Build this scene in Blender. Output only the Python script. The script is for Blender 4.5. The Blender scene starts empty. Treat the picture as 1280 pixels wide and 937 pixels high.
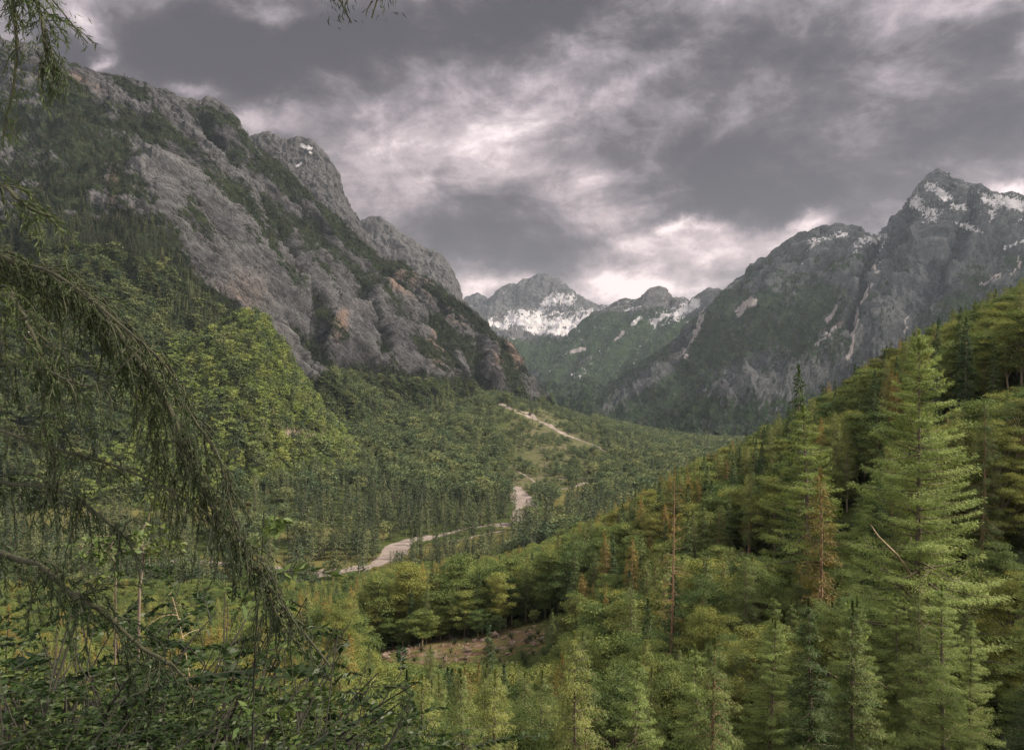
import bpy, math, random
import numpy as np

# ------------------------------------------------------------------ basics
scene = bpy.context.scene
COL = scene.collection
W, H, F, CX, CY = 1280.0, 937.0, 950.0, 640.0, 468.5
rng = np.random.default_rng(7)
random.seed(7)


def P(u, v, d):
    """a sight line (u, v) of the photograph at d metres along the valley -> world point"""
    u, v, d = np.asarray(u, float), np.asarray(v, float), np.asarray(d, float)
    return np.stack(np.broadcast_arrays((u - CX) / F * d, d, (CY - v) / F * d), -1)


def uv_of(p):
    y = np.maximum(p[..., 1], 0.1)
    return CX + F * p[..., 0] / y, CY - F * p[..., 2] / y


# ------------------------------------------------------------------ noise
_perm = np.random.default_rng(11).permutation(512).astype(np.int64)
_g = np.random.default_rng(12).normal(size=(512, 3))
_g /= np.linalg.norm(_g, axis=1)[:, None]


def gnoise(p):
    i = np.floor(p).astype(np.int64)
    f = p - i
    w = f * f * f * (f * (f * 6 - 15) + 10)
    out = np.zeros(p.shape[:-1])
    for dx in (0, 1):
        for dy in (0, 1):
            for dz in (0, 1):
                h = _perm[(i[..., 0] + dx) & 511]
                h = _perm[(h + i[..., 1] + dy) & 511]
                h = _perm[(h + i[..., 2] + dz) & 511]
                g = _g[h]
                dot = g[..., 0] * (f[..., 0] - dx) + g[..., 1] * (f[..., 1] - dy) + g[..., 2] * (f[..., 2] - dz)
                wt = (w[..., 0] if dx else 1 - w[..., 0]) * (w[..., 1] if dy else 1 - w[..., 1]) * (w[..., 2] if dz else 1 - w[..., 2])
                out += wt * dot
    return out * 1.5


def fbm(p, octaves=5, gain=0.5, lac=2.03):
    a, s, out, tot = 1.0, 1.0, 0.0, 0.0
    for o in range(octaves):
        out = out + a * gnoise(p * s + o * 17.3)
        tot += a
        a *= gain
        s *= lac
    return out / tot


def ridged(p, octaves=5, gain=0.5, lac=2.07):
    a, s, out, tot = 1.0, 1.0, 0.0, 0.0
    for o in range(octaves):
        out = out + a * (1 - 2 * np.abs(gnoise(p * s + o * 9.7)))
        tot += a
        a *= gain
        s *= lac
    return out / tot


def sstep(a, b, x):
    t = np.clip((x - a) / (b - a), 0, 1)
    return t * t * (3 - 2 * t)


# ------------------------------------------------------------------ mesh helpers
def link_mesh(name, verts, quads, mats, smooth=False, attrs=None, tris=None, midx=None):
    me = bpy.data.meshes.new(name)
    verts = np.ascontiguousarray(verts, np.float32)
    quads = np.ascontiguousarray(quads, np.int32).reshape(-1, 4)
    nq = len(quads)
    loops = quads.ravel()
    starts = np.arange(nq) * 4
    totals = np.full(nq, 4)
    me.vertices.add(len(verts))
    me.vertices.foreach_set('co', verts.ravel())
    me.loops.add(len(loops))
    me.loops.foreach_set('vertex_index', loops)
    me.polygons.add(nq)
    me.polygons.foreach_set('loop_start', starts.astype(np.int32))
    try:
        me.polygons.foreach_set('loop_total', totals.astype(np.int32))
    except Exception:
        pass
    if smooth:
        me.polygons.foreach_set('use_smooth', np.ones(nq, bool))
    if midx is not None:
        me.polygons.foreach_set('material_index', np.asarray(midx, np.int32))
    for k, a in (attrs or {}).items():
        at = me.attributes.new(k, 'FLOAT', 'POINT')
        at.data.foreach_set('value', np.ascontiguousarray(a, np.float32).ravel())
    me.update(calc_edges=True)
    for m in (mats if isinstance(mats, (list, tuple)) else [mats]):
        me.materials.append(m)
    return me


def obj(name, me, parent=None):
    o = bpy.data.objects.new(name, me)
    COL.objects.link(o)
    o.parent = parent
    return o


def tag(o, label=None, cat=None, group=None, kind=None):
    if label: o['label'] = label
    if cat: o['category'] = cat
    if group: o['group'] = group
    if kind: o['kind'] = kind
    return o


def grid_quads(nr, nc):
    r = np.arange(nr - 1)[:, None]
    c = np.arange(nc - 1)[None, :]
    a = r * nc + c
    return np.stack([a, a + 1, a + nc + 1, a + nc], -1).reshape(-1, 4)


class MB:
    """collects tubes and leaf blades into one mesh"""
    def __init__(s):
        s.v, s.q, s.n = [], [], 0

    def add(s, v, q):
        s.v.append(np.asarray(v, float)); s.q.append(np.asarray(q, int) + s.n); s.n += len(v)

    def tube(s, path, rad, sides=6):
        path = np.asarray(path, float)
        n = len(path)
        rad = np.broadcast_to(np.asarray(rad, float), (n,))
        tng = np.gradient(path, axis=0)
        tng /= np.linalg.norm(tng, axis=1)[:, None] + 1e-9
        ref = np.array([0.31, 0.95, 0.05]) if abs(tng[0][2]) > 0.7 else np.array([0, 0, 1.0])
        b = np.cross(tng, ref); b /= np.linalg.norm(b, axis=1)[:, None] + 1e-9
        c = np.cross(tng, b)
        a = np.arange(sides) * 2 * math.pi / sides
        ring = path[:, None] + rad[:, None, None] * (np.cos(a)[None, :, None] * b[:, None] + np.sin(a)[None, :, None] * c[:, None])
        k = np.arange(sides)
        q = []
        for i in range(n - 1):
            q.append(np.stack([i * sides + k, i * sides + (k + 1) % sides, (i + 1) * sides + (k + 1) % sides, (i + 1) * sides + k], -1))
        s.add(ring.reshape(-1, 3), np.concatenate(q))

    def blades(s, pos, axis, length, width, r, fold=0.0, pref=None):
        """diamond-shaped leaves / needle sprays"""
        pos = np.asarray(pos, float); n = len(pos)
        axis = np.asarray(axis, float)
        axis = axis / (np.linalg.norm(axis, axis=1)[:, None] + 1e-9)
        rv = r.normal(size=(n, 3))
        if pref is not None: rv = pref + rv * .38
        side = np.cross(axis, rv); side /= np.linalg.norm(side, axis=1)[:, None] + 1e-9
        L = np.broadcast_to(np.asarray(length, float), (n,))[:, None]
        Wd = np.broadcast_to(np.asarray(width, float), (n,))[:, None]
        nrm = np.cross(axis, side)
        mid = pos + axis * L * 0.45
        v = np.stack([pos, mid + side * Wd * .5 + nrm * Wd * fold, pos + axis * L, mid - side * Wd * .5 + nrm * Wd * fold], 1).reshape(-1, 3)
        q = np.arange(n * 4).reshape(-1, 4)
        s.add(v, q)

    def mesh(s, name, mat, smooth=False):
        return link_mesh(name, np.concatenate(s.v), np.concatenate(s.q), mat, smooth)


# ------------------------------------------------------------------ materials
def new_mat(name):
    m = bpy.data.materials.new(name)
    m.use_nodes = True
    nt = m.node_tree
    nt.nodes.clear()
    return m, nt


class N:
    def __init__(s, nt): s.nt = nt

    def __call__(s, typ, ins=None, **kw):
        n = s.nt.nodes.new(typ)
        for k, v in kw.items(): setattr(n, k, v)
        for k, v in (ins or {}).items(): s.set(n, k, v)
        return n

    def set(s, n, k, v):
        sock = n.inputs[k]
        if isinstance(v, bpy.types.NodeSocket): s.nt.links.new(v, sock)
        elif isinstance(v, bpy.types.Node): s.nt.links.new(v.outputs[0], sock)
        else: sock.default_value = v

    def math(s, op, a, b=None, c=None, clamp=False):
        ins = {0: a}
        if b is not None: ins[1] = b
        if c is not None: ins[2] = c
        return s('ShaderNodeMath', ins, operation=op, use_clamp=clamp).outputs[0]

    def mix(s, f, a, b, blend='MIX'):
        n = s('ShaderNodeMix', data_type='RGBA', blend_type=blend)
        s.set(n, 0, f); s.set(n, 6, a); s.set(n, 7, b)
        return n.outputs[2]

    def noise(s, vec, scale, detail=4, rough=0.55, dist=0.0):
        n = s('ShaderNodeTexNoise', {'Scale': scale, 'Detail': detail, 'Roughness': rough, 'Distortion': dist})
        if vec is not None: s.set(n, 'Vector', vec)
        return n.outputs[0]

    def ramp(s, f, stops):
        n = s('ShaderNodeValToRGB')
        el = n.color_ramp.elements
        while len(el) < len(stops): el.new(0.5)
        for e, (p, c) in zip(el, stops):
            e.position = p
            e.color = (*c, 1) if len(c) == 3 else c
        s.set(n, 0, f)
        return n.outputs[0]

    def maprange(s, v, a, b, c=0.0, d=1.0):
        return s('ShaderNodeMapRange', {0: v, 1: a, 2: b, 3: c, 4: d}, clamp=True).outputs[0]


def rgb(*c): return (*c, 1.0)


def leaf_mat(name, stops, transl=0.35, rough=0.6, spread=1.0):
    """leaf colour varies from tree to tree and from clump to clump"""
    m, nt = new_mat(name); n = N(nt)
    oi = n('ShaderNodeObjectInfo')
    geo = n('ShaderNodeNewGeometry')
    pos = n('ShaderNodeTexCoord').outputs['Object']
    cl = n.noise(pos, 0.55, 3, 0.6)
    fac = n.math('ADD', n.math('ADD', n.math('MULTIPLY', n.math('SUBTRACT', oi.outputs['Random'], .5), 0.75 * spread), .28), n.math('MULTIPLY', n.math('SUBTRACT', cl, 0.5), 1.5))
    fac = n.math('ADD', fac, n.math('MULTIPLY', geo.outputs['Random Per Island'], 0.28), clamp=True)
    col = n.ramp(fac, stops)
    d = n('ShaderNodeBsdfDiffuse', {'Color': col})
    t = n('ShaderNodeBsdfTranslucent', {'Color': col})
    g = n('ShaderNodeBsdfGlossy', {'Color': rgb(.5, .5, .5), 'Roughness': rough})
    mx = n('ShaderNodeMixShader', {0: transl, 1: d, 2: t})
    mx2 = n('ShaderNodeMixShader', {0: 0.03, 1: mx, 2: g})
    out = n('ShaderNodeOutputMaterial', {'Surface': mx2})
    return m


def bark_mat(name, c1, c2, scale=3.0):
    m, nt = new_mat(name); n = N(nt)
    tc = n('ShaderNodeTexCoord').outputs['Object']
    mp = n('ShaderNodeMapping', {'Vector': tc, 'Scale': (scale * 4, scale * 4, scale)})
    f = n.noise(mp.outputs[0], 1.0, 6, 0.65)
    col = n.ramp(f, [(0.3, c1), (0.7, c2)])
    bump = n('ShaderNodeBump', {'Strength': 0.6, 'Distance': 0.02, 'Height': f})
    b = n('ShaderNodeBsdfPrincipled', {'Base Color': col, 'Roughness': 0.95, 'Normal': bump})
    n('ShaderNodeOutputMaterial', {'Surface': b})
    return m


M = {}
M['larch'] = leaf_mat('larch_needles', [(0, (.05, .075, .02)), (.5, (.11, .14, .038)), (1, (.20, .215, .055))], .3)
M['larch_pale'] = leaf_mat('pale_larch_needles', [(0, (.085, .12, .032)), (.5, (.165, .22, .06)), (1, (.26, .31, .09))], .35)
M['larch_fresh'] = leaf_mat('fresh_larch_needles', [(0, (.13, .17, .04)), (.5, (.20, .25, .06)), (1, (.28, .32, .08))], .35)
M['larch_brown'] = leaf_mat('brown_larch_needles', [(0, (.08, .066, .017)), (.5, (.165, .125, .028)), (1, (.25, .18, .04))], .25)
M['spruce'] = leaf_mat('spruce_needles', [(0, (.018, .038, .014)), (.5, (.045, .075, .023)), (1, (.10, .12, .033))], .15)
M['beech'] = leaf_mat('broadleaf_leaves', [(0, (.046, .078, .022)), (.45, (.098, .13, .032)), (1, (.20, .20, .046))], .28)
M['beech_olive'] = leaf_mat('olive_leaves', [(0, (.055, .068, .016)), (.45, (.11, .118, .026)), (1, (.20, .18, .04))], .22)
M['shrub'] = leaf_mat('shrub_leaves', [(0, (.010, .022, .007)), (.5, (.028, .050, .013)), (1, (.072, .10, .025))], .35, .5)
M['twig_needles'] = leaf_mat('dark_twig_needles', [(0, (.012, .022, .007)), (.5, (.030, .048, .013)), (1, (.07, .092, .024))], .3)
M['far_spruce'] = leaf_mat('valley_spruce_needles', [(0, (.022, .036, .018)), (.5, (.046, .066, .028)), (1, (.10, .108, .042))], .15, spread=1.3)
M['far_leaf'] = leaf_mat('valley_leaves', [(0, (.040, .064, .028)), (.5, (.08, .108, .042)), (1, (.15, .162, .06))], .25, spread=1.3)
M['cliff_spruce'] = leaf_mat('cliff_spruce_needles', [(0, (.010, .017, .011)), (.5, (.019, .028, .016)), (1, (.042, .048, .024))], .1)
M['hill_leaf'] = leaf_mat('hill_leaves', [(0, (.085, .125, .032)), (.5, (.16, .205, .05)), (1, (.25, .255, .065))], .28)
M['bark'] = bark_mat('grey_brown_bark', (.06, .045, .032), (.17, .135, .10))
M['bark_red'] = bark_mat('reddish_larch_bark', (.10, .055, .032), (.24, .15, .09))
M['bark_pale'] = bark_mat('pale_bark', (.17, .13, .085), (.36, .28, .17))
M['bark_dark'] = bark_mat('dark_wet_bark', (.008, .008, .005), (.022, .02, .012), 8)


def rock_mat(name, rock_lo, rock_hi, scale, forest=((.016, .030, .014), (.05, .07, .025)), bump_d=6.0, tree_scale=None, gr='V'):
    """rock, forest, scree and snow, where the sheet's own attributes say so"""
    m, nt = new_mat(name); n = N(nt)
    tc = n('ShaderNodeTexCoord').outputs['Object']
    A = lambda k: n('ShaderNodeAttribute', attribute_name=k).outputs['Fac']
    dots = [n('ShaderNodeVectorMath', {0: tc, 1: tuple(float(x) for x in ax)}, operation='DOT_PRODUCT').outputs['Value'] for ax in GR[gr]]
    bas = n('ShaderNodeCombineXYZ', {0: dots[0], 1: dots[1], 2: dots[2]})
    st = n('ShaderNodeMapping', {'Vector': bas, 'Scale': (.36, 1, 1)})
    n1 = n.noise(st.outputs[0], scale * 1.0, 8, 0.68, 0.6)
    n2 = n.noise(tc, scale * 6, 6, 0.7)
    st2 = n('ShaderNodeMapping', {'Vector': bas, 'Scale': (.24, 1, 1), 'Rotation': (0.0, .2, .2)})
    n3 = n.noise(st2.outputs[0], scale * 7, 7, 0.68, 1.2)
    f = n.math('ADD', n.math('MULTIPLY', n1, 0.35), n.math('ADD', n.math('MULTIPLY', n2, 0.25), n.math('MULTIPLY', n3, 0.40)))
    f = n.math('ADD', f, n.math('MULTIPLY', n.math('SUBTRACT', A('relief_shade'), .1), .24))  # gullies darkened and ribs lightened in the colour itself, standing in for shading
    f = n.maprange(f, 0.40, 0.62)
    rock = n.mix(f, rgb(*rock_lo), rgb(*rock_hi))
    crk = n.maprange(n.math('ABSOLUTE', n.math('SUBTRACT', n.noise(st2.outputs[0], scale * 5, 5, .65, .8), .5)), .0, .035)
    rock = n.mix(n.math('ADD', n.math('MULTIPLY', crk, .62), .38), rgb(.018, .018, .018), rock)
    vein = n.maprange(n.math('ABSOLUTE', n.math('SUBTRACT', n.noise(st.outputs[0], scale * 4.2, 7, .7, 1.5), .5)), .022, .0)
    vein = n.math('MULTIPLY', vein, n.maprange(n.noise(tc, scale * 1.6, 4, .6), .42, .60))
    rock = n.mix(n.math('MULTIPLY', vein, .8), rock, rgb(*[min(.3, c * 1.6) for c in rock_hi]))
    warmc = n.mix(n2, rgb(.13, .10, .085), rgb(.27, .195, .155))
    rock = n.mix(n.math('MULTIPLY', A('warm'), n.math('MULTIPLY', f, n.maprange(n1, .38, .55))), rock, warmc)
    scree = n.mix(n2, rgb(.20, .18, .175), rgb(.36, .325, .315))
    rock = n.mix(n.maprange(A('scree'), .45, .55), rock, scree)
    ts = tree_scale or scale * 10
    vor = n('ShaderNodeTexVoronoi', {'Vector': tc, 'Scale': ts})
    ft = n.math('ADD', n.math('MULTIPLY', n.noise(tc, scale * 2.5, 4, .6), .6), n.math('MULTIPLY', vor.outputs['Color'], .4))
    fcol = n.mix(n.maprange(ft, .3, .75), rgb(*forest[0]), rgb(*forest[1]))
    fm = n.math('ADD', A('forest'), n.math('MULTIPLY', n.math('SUBTRACT', n.noise(st.outputs[0], scale * 7, 7, .74), .5), 2.6))
    fm = n.maprange(fm, .42, .58)
    col = n.mix(fm, rock, fcol)
    sm = n.math('ADD', A('snow'), n.math('MULTIPLY', n.math('SUBTRACT', n.noise(st.outputs[0], scale * 8, 6, .72), .5), 2.2))
    sm = n.maprange(sm, .46, .56)
    col = n.mix(sm, col, rgb(.40, .39, .405))
    hgt = n.math('ADD', n.math('MULTIPLY', n.noise(st.outputs[0], scale * 5, 8, .72, .4), 1.0), n.math('MULTIPLY', n.math('MULTIPLY', n.math('SUBTRACT', 1.0, vor.outputs['Distance']), fm), .5))
    bump = n('ShaderNodeBump', {'Strength': n.math('SUBTRACT', 1.0, n.math('MULTIPLY', sm, .75)), 'Distance': bump_d * 2.2, 'Height': hgt})
    b = n('ShaderNodeBsdfDiffuse', {'Color': col, 'Roughness': 1.0, 'Normal': bump})
    n('ShaderNodeOutputMaterial', {'Surface': b})
    return m


# ------------------------------------------------------------------ the ground: heights by sight column and distance
DK = np.array([0.5, 2, 5, 10, 20, 40, 80, 120, 170, 250, 350, 450, 550, 700, 900, 1200, 1600, 2200, 3200, 5000, 11000.])
GT = {
    -900: [-1.6, -1.9, -3.5, -7, -13, -24, -44, -58, -75, -100, -115, -125, -125, -100, -40, 60, 160, 260, 300, 300, 300],
    -100: [-1.6, -1.9, -3.8, -8, -15, -27, -48, -62, -78, -102, -118, -128, -130, -112, -60, 20, 100, 160, 160, 100, 100],
    150: [-1.6, -1.9, -4, -8, -15, -27, -47, -61, -77, -100, -118, -129, -131, -112, -62, 0, 60, 100, 60, 0, 0],
    350: [-1.6, -1.9, -4, -8.5, -16, -28, -47, -58, -69, -94, -117, -130, -131, -120, -78, -42, 0, 20, -100, -260, -400],
    450: [-1.6, -1.9, -4.2, -9, -17, -29, -46, -56, -61, -86, -111, -127, -131, -127, -104, -76, -32, 0, -140, -260, -400],
    560: [-1.6, -1.9, -4.4, -9.5, -18, -30, -46, -55, -58, -79, -103, -122, -131, -131, -122, -98, -46, -16, -160, -260, -400],
    650: [-1.6, -1.9, -4.4, -9.5, -18, -30, -45, -53, -57, -74, -94, -113, -127, -131, -128, -106, -60, -46, -190, -280, -420],
    750: [-1.6, -1.9, -4.4, -9.5, -18, -29, -42, -49, -52, -65, -82, -98, -119, -131, -130, -122, -116, -140, -230, -300, -420],
    850: [-1.6, -1.9, -4.4, -9.5, -18, -27, -38, -40, -42, -47, -54, -75, -105, -128, -132, -136, -142, -190, -260, -300, -420],
    950: [-1.6, -1.9, -4.4, -9.5, -17, -24, -32, -33, -34, -33, -44, -70, -100, -125, -132, -138, -150, -200, -260, -300, -420],
    1050: [-1.6, -1.9, -4.4, -9.5, -16, -22, -27, -25, -22, -17, -26, -56, -90, -120, -132, -138, -150, -200, -260, -300, -420],
    1160: [-1.6, -1.9, -4.2, -9, -15, -20, -20, -15, -7, 3, -6, -38, -72, -108, -130, -131, -129, -120, -100, -110, -110],
    1280: [-1.6, -1.9, -4, -8, -13, -17, -12, -4, 5, 15, 12, -10, -42, -84, -122, -130, -120, -80, -60, -60, -60],
    1500: [-1.6, -1.8, -3.5, -6, -9, -10, 0, 12, 25, 40, 46, 30, 0, -40, -90, -110, -90, 0, 40, 60, 60],
    2100: [-1.5, -1.6, -2, -2, -2, 2, 20, 38, 55, 80, 100, 100, 80, 50, 0, 0, 50, 150, 200, 200, 200],
}
GU = np.array(sorted(GT))
GZ = np.array([GT[k] for k in GU])
UF = np.arange(-900, 2101, 10.0)
LF = np.arange(math.log(0.5), math.log(11000) + .02, .02)
_t = np.array([np.interp(LF, np.log(DK), GZ[i]) for i in range(len(GU))])
_t = np.array([np.interp(UF, GU, _t[:, j]) for j in range(len(LF))]).T


def gsm(a, sg, ax):
    k = np.arange(-3 * sg, 3 * sg + 1); w = np.exp(-.5 * (k / sg) ** 2); w /= w.sum()
    pad = [(0, 0), (0, 0)]; pad[ax] = (3 * sg, 3 * sg)
    b = np.pad(a, pad, mode='edge')
    return np.apply_along_axis(lambda r: np.convolve(r, w, 'valid'), ax, b)


GF = gsm(gsm(_t, 4, 0), 5, 1)


def zg(u, d):
    """height of the ground on sight column u, d metres out"""
    u = np.asarray(u, float); d = np.asarray(d, float)
    a = np.clip((u - UF[0]) / 10, 0, len(UF) - 1.001)
    b = np.clip((np.log(np.maximum(d, .5)) - LF[0]) / .02, 0, len(LF) - 1.001)
    i, j = a.astype(int), b.astype(int)
    fa, fb = a - i, b - j
    z = GF[i, j] * (1 - fa) * (1 - fb) + GF[i + 1, j] * fa * (1 - fb) + GF[i, j + 1] * (1 - fa) * fb + GF[i + 1, j + 1] * fa * fb
    x = (u - CX) / F * d
    pp = np.stack(np.broadcast_arrays(x, d, 0 * x + 3.3), -1)
    amp = np.clip(d * .006, .05, 3.0)
    lift = np.clip((z + 122) / 40., 0, 1) * np.clip((d - 650) / 250., 0, 1) * np.clip((2300 - d) / 500., 0, 1)
    big = np.where(lift > 0, ridged(pp / np.array([170., 170., 170.]) + 1.9, 3, .5) - .35, 0) * lift * 20
    return z + big + amp * (fbm(pp / 14., 3) * .5 + fbm(pp / 60., 3))


def hit(u, v, dmin=380., dmax=2600.):
    """distance at which the sight line (u, v) meets the ground beyond dmin"""
    ds = np.exp(np.linspace(math.log(dmin), math.log(dmax), 600))
    vv = CY - F * zg(np.full(600, u), ds) / ds
    k = np.where(vv <= v)[0]
    return float(ds[k[0]]) if len(k) else dmax


def seg_dist(U, V, pts):
    best = np.full(U.shape, 1e9)
    for (a, b), (c, d) in zip(pts[:-1], pts[1:]):
        dx, dy = c - a, d - b
        t = np.clip(((U - a) * dx + (V - b) * dy) / (dx * dx + dy * dy + 1e-9), 0, 1)
        best = np.minimum(best, np.hypot(U - a - t * dx, V - b - t * dy))
    return best


def stroke(U, V, pts, w):
    return np.clip(1 - seg_dist(U, V, pts) / (2 * w), 0, 1)      # .5 at w


def blob(U, V, u, v, ru, rv, ang=0):
    c, s = math.cos(math.radians(ang)), math.sin(math.radians(ang))
    a, b = U - u, V - v
    return np.clip(1 - .5 * np.hypot((a * c + b * s) / ru, (-a * s + b * c) / rv), 0, 1)   # .5 on the rim


dd = np.concatenate([np.exp(np.arange(math.log(.6), math.log(300), .035)), np.exp(np.arange(math.log(300), math.log(2400), .0085)), np.exp(np.arange(math.log(2400), math.log(10500), .06))])
uu = np.concatenate([np.arange(-880, -60, 12.0), np.arange(-60, 1340, 3.0), np.arange(1340, 2090, 12.0)])
DG, UG = np.meshgrid(dd, uu, indexing='ij')
ZG = zg(UG, DG)
VG = CY - F * ZG / DG
gp = np.stack([(UG - CX) / F * DG, DG, ZG], -1)
nz = fbm(gp / 25., 4)
nzf = fbm(gp / 6., 3)
valley = (DG > 420).astype(float)
near = (DG < 260).astype(float)
meadow = np.maximum.reduce([stroke(UG, VG, [(250, 705), (400, 705), (450, 700)], 12), stroke(UG, VG, [(350, 668), (430, 664), (480, 668)], 6), stroke(UG, VG, [(40, 645), (180, 628), (290, 640)], 22), stroke(UG, VG, [(440, 705), (530, 692), (640, 668)], 9), stroke(UG, VG, [(700, 625), (750, 615), (690, 650)], 12)]) * valley + nz * .35 * valley
fanb = np.maximum(blob(UG, VG, 690, 555, 60, 45, 25), blob(UG, VG, 660, 600, 40, 22, 10)) * valley + nz * .25 * valley
hillmead = np.maximum(stroke(UG, VG, [(370, 540), (400, 552)], 8), 0) * valley
clearing = blob(UG, VG, 565, 800, 118, 30, -3) * near * (DG > 110) + nzf * .12
ATT_G = {'meadow': meadow, 'soil': np.maximum(fanb, clearing), 'gravelly': np.clip(clearing, 0, 1)}


def ground_mat():
    m, nt = new_mat('forest_floor'); n = N(nt)
    tc = n('ShaderNodeTexCoord').outputs['Object']
    A = lambda k: n('ShaderNodeAttribute', attribute_name=k).outputs['Fac']
    a = n.noise(tc, .06, 6, .65); b = n.noise(tc, 1.4, 6, .7)
    base = n.mix(n.math('MULTIPLY', n.math('ADD', a, b), .5), rgb(.012, .022, .008), rgb(.065, .075, .026))
    mead = n.mix(n.maprange(b, .3, .7), rgb(.045, .055, .02), rgb(.115, .095, .038))
    soil = n.mix(n.maprange(b, .3, .7), rgb(.06, .04, .026), rgb(.15, .095, .06))
    stone = n.mix(b, rgb(.12, .09, .075), rgb(.25, .20, .18))
    soil = n.mix(n.maprange(n.noise(tc, .16, 5, .7), .5, .58), soil, rgb(.045, .055, .022))
    so2 = n.mix(n.math('MULTIPLY', n.maprange(n.noise(tc, .25, 6, .75), .56, .62), A('gravelly')), n.mix(n.maprange(A('gravelly'), .3, .5), n.mix(n.maprange(n.noise(tc, .07, 5, .7), .42, .6), rgb(.035, .042, .02), rgb(.075, .062, .05)), soil), stone)
    col = n.mix(n.maprange(n.math('ADD', A('meadow'), n.math('MULTIPLY', n.math('SUBTRACT', a, .5), .6)), .42, .56), base, mead)
    so2 = n.mix(n.math('MULTIPLY', n.maprange(n.noise(tc, .3, 6, .7), .48, .56), .75), so2, n.mix(b, rgb(.045, .06, .02), rgb(.12, .12, .04)))
    col = n.mix(n.maprange(n.math('ADD', A('soil'), n.math('MULTIPLY', n.math('SUBTRACT', n.noise(tc, .5, 6, .75), .5), 1.5)), .46, .58), col, so2)
    bump = n('ShaderNodeBump', {'Strength': .9, 'Distance': .5, 'Height': n.noise(tc, .8, 8, .75)})
    d = n('ShaderNodeBsdfDiffuse', {'Color': col, 'Normal': bump})
    n('ShaderNodeOutputMaterial', {'Surface': d})
    return m


g = obj('ground', link_mesh('ground', gp.reshape(-1, 3), grid_quads(*DG.shape), ground_mat(), True, {k: v for k, v in ATT_G.items()}))
tag(g, 'forested valley floor and wooded slope dropping away below the viewpoint', None, None, 'structure')


def stone_mat(name='pale_river_gravel', lo=(.09, .075, .066), hi=(.23, .195, .178)):
    m, nt = new_mat(name); n = N(nt)
    tc = n('ShaderNodeTexCoord').outputs['Object']
    a = n.noise(tc, .05, 5, .6); b = n.noise(tc, .9, 6, .7)
    f = n.maprange(n.math('ADD', n.math('MULTIPLY', a, .6), n.math('MULTIPLY', b, .4)), .35, .65)
    col = n.mix(f, rgb(*lo), rgb(*hi))
    bump = n('ShaderNodeBump', {'Strength': .8, 'Distance': .4, 'Height': b})
    d = n('ShaderNodeBsdfDiffuse', {'Color': col, 'Normal': bump})
    n('ShaderNodeOutputMaterial', {'Surface': d})
    return m


M['stone'] = stone_mat()
M['slash'] = stone_mat('clearing_stones', (.07, .05, .038), (.20, .15, .12))
RIVER_LINES = []


def strip(name, pts, label, lift=.35, nc=9, dmin=400., seed=0):
    """a bed of stones lying on the ground; pts are (u, v, half width in px)"""
    pts = np.array(pts, float)
    s = np.concatenate([[0], np.cumsum(np.hypot(np.diff(pts[:, 0]), np.diff(pts[:, 1])))])
    n = max(20, int(s[-1] / 1.5))
    q = np.linspace(0, s[-1], n)
    u, v, w = (np.interp(q, s, pts[:, i]) for i in range(3))
    k = 7
    u, v = (np.convolve(np.pad(a, k // 2, mode='edge'), np.ones(k) / k, 'valid') for a in (u, v))
    RIVER_LINES.append((np.stack([u, v, w], 1), dmin))
    d = np.array([hit(a, b, dmin) for a, b in zip(u, v)])
    d = np.convolve(np.pad(d, 5, mode='edge'), np.ones(11) / 11, 'valid')
    c = np.stack([(u - CX) / F * d, d], 1)
    t = np.gradient(c, axis=0); t /= np.linalg.norm(t, axis=1)[:, None] + 1e-9
    nrm = np.stack([-t[:, 1], t[:, 0]], 1)
    # px half width -> metres across, foreshortening included
    gz = 0.16
    pxm = np.sqrt((nrm[:, 0] * F / d) ** 2 + (nrm[:, 1] * F * 0.2 / d) ** 2)
    hw = np.clip(w / pxm, 0, 60)
    r = np.random.default_rng(seed)
    e1 = 1 + .55 * fbm(np.stack([q / 9., 0 * q + seed, 0 * q], 1), 4)
    e2 = 1 + .55 * fbm(np.stack([q / 9., 0 * q + seed + 50, 0 * q], 1), 4)
    a = np.linspace(-1, 1, nc)
    off = np.where(a[None] < 0, a[None] * e1[:, None], a[None] * e2[:, None]) * hw[:, None]
    xy = c[:, None] + nrm[:, None] * off[..., None]
    U = CX + F * xy[..., 0] / xy[..., 1]
    z = zg(U, xy[..., 1]) + lift - .25 * np.abs(a)[None]
    vtx = np.concatenate([xy, z[..., None]], -1)
    o = obj(name, link_mesh(name, vtx.reshape(-1, 3), grid_quads(n, nc), M['stone'], True))
    return tag(o, label, None, None, 'structure')


strip('river', [(646, 606, 5), (648, 620, 14), (660, 632, 15), (652, 646, 13), (643, 655, 5), (612, 657, 3), (585, 660, 2.8), (545, 671, 2.8), (514, 674, 5), (500, 681, 14), (492, 694, 17), (470, 706, 8), (425, 714, 6), (392, 716, 4), (330, 709, 2), (270, 704, 2), (200, 700, 2)], 'pale gravel river bed winding along the valley floor', seed=1)
strip('path', [(634, 663, 1.4), (600, 669, 1.4), (560, 679, 1.2), (535, 687, 1)], 'light dirt track beside the gravel river', seed=3, lift=.5)
strip('terrain_scree', [(620, 504, 2.0), (645, 513, 3.4), (668, 523, 4.6), (690, 534, 5.6), (705, 543, 5.6), (722, 549, 3.6), (745, 557, 3.0), (762, 567, 2.2)], 'pale debris chute running down the alluvial fan', seed=4, dmin=900)
strip('terrain_scree', [(643, 586, 1.2), (665, 600, 1.4), (685, 612, 2), (715, 610, 2.4), (735, 602, 4)], 'pale braided scree at the foot of the fan', seed=6, dmin=600)
strip('terrain_scree', [(695, 600, 1.6), (712, 597, 2.4), (735, 600, 3)], 'short pale scree tongue above the river bend', seed=8, dmin=600, lift=.45)


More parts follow.
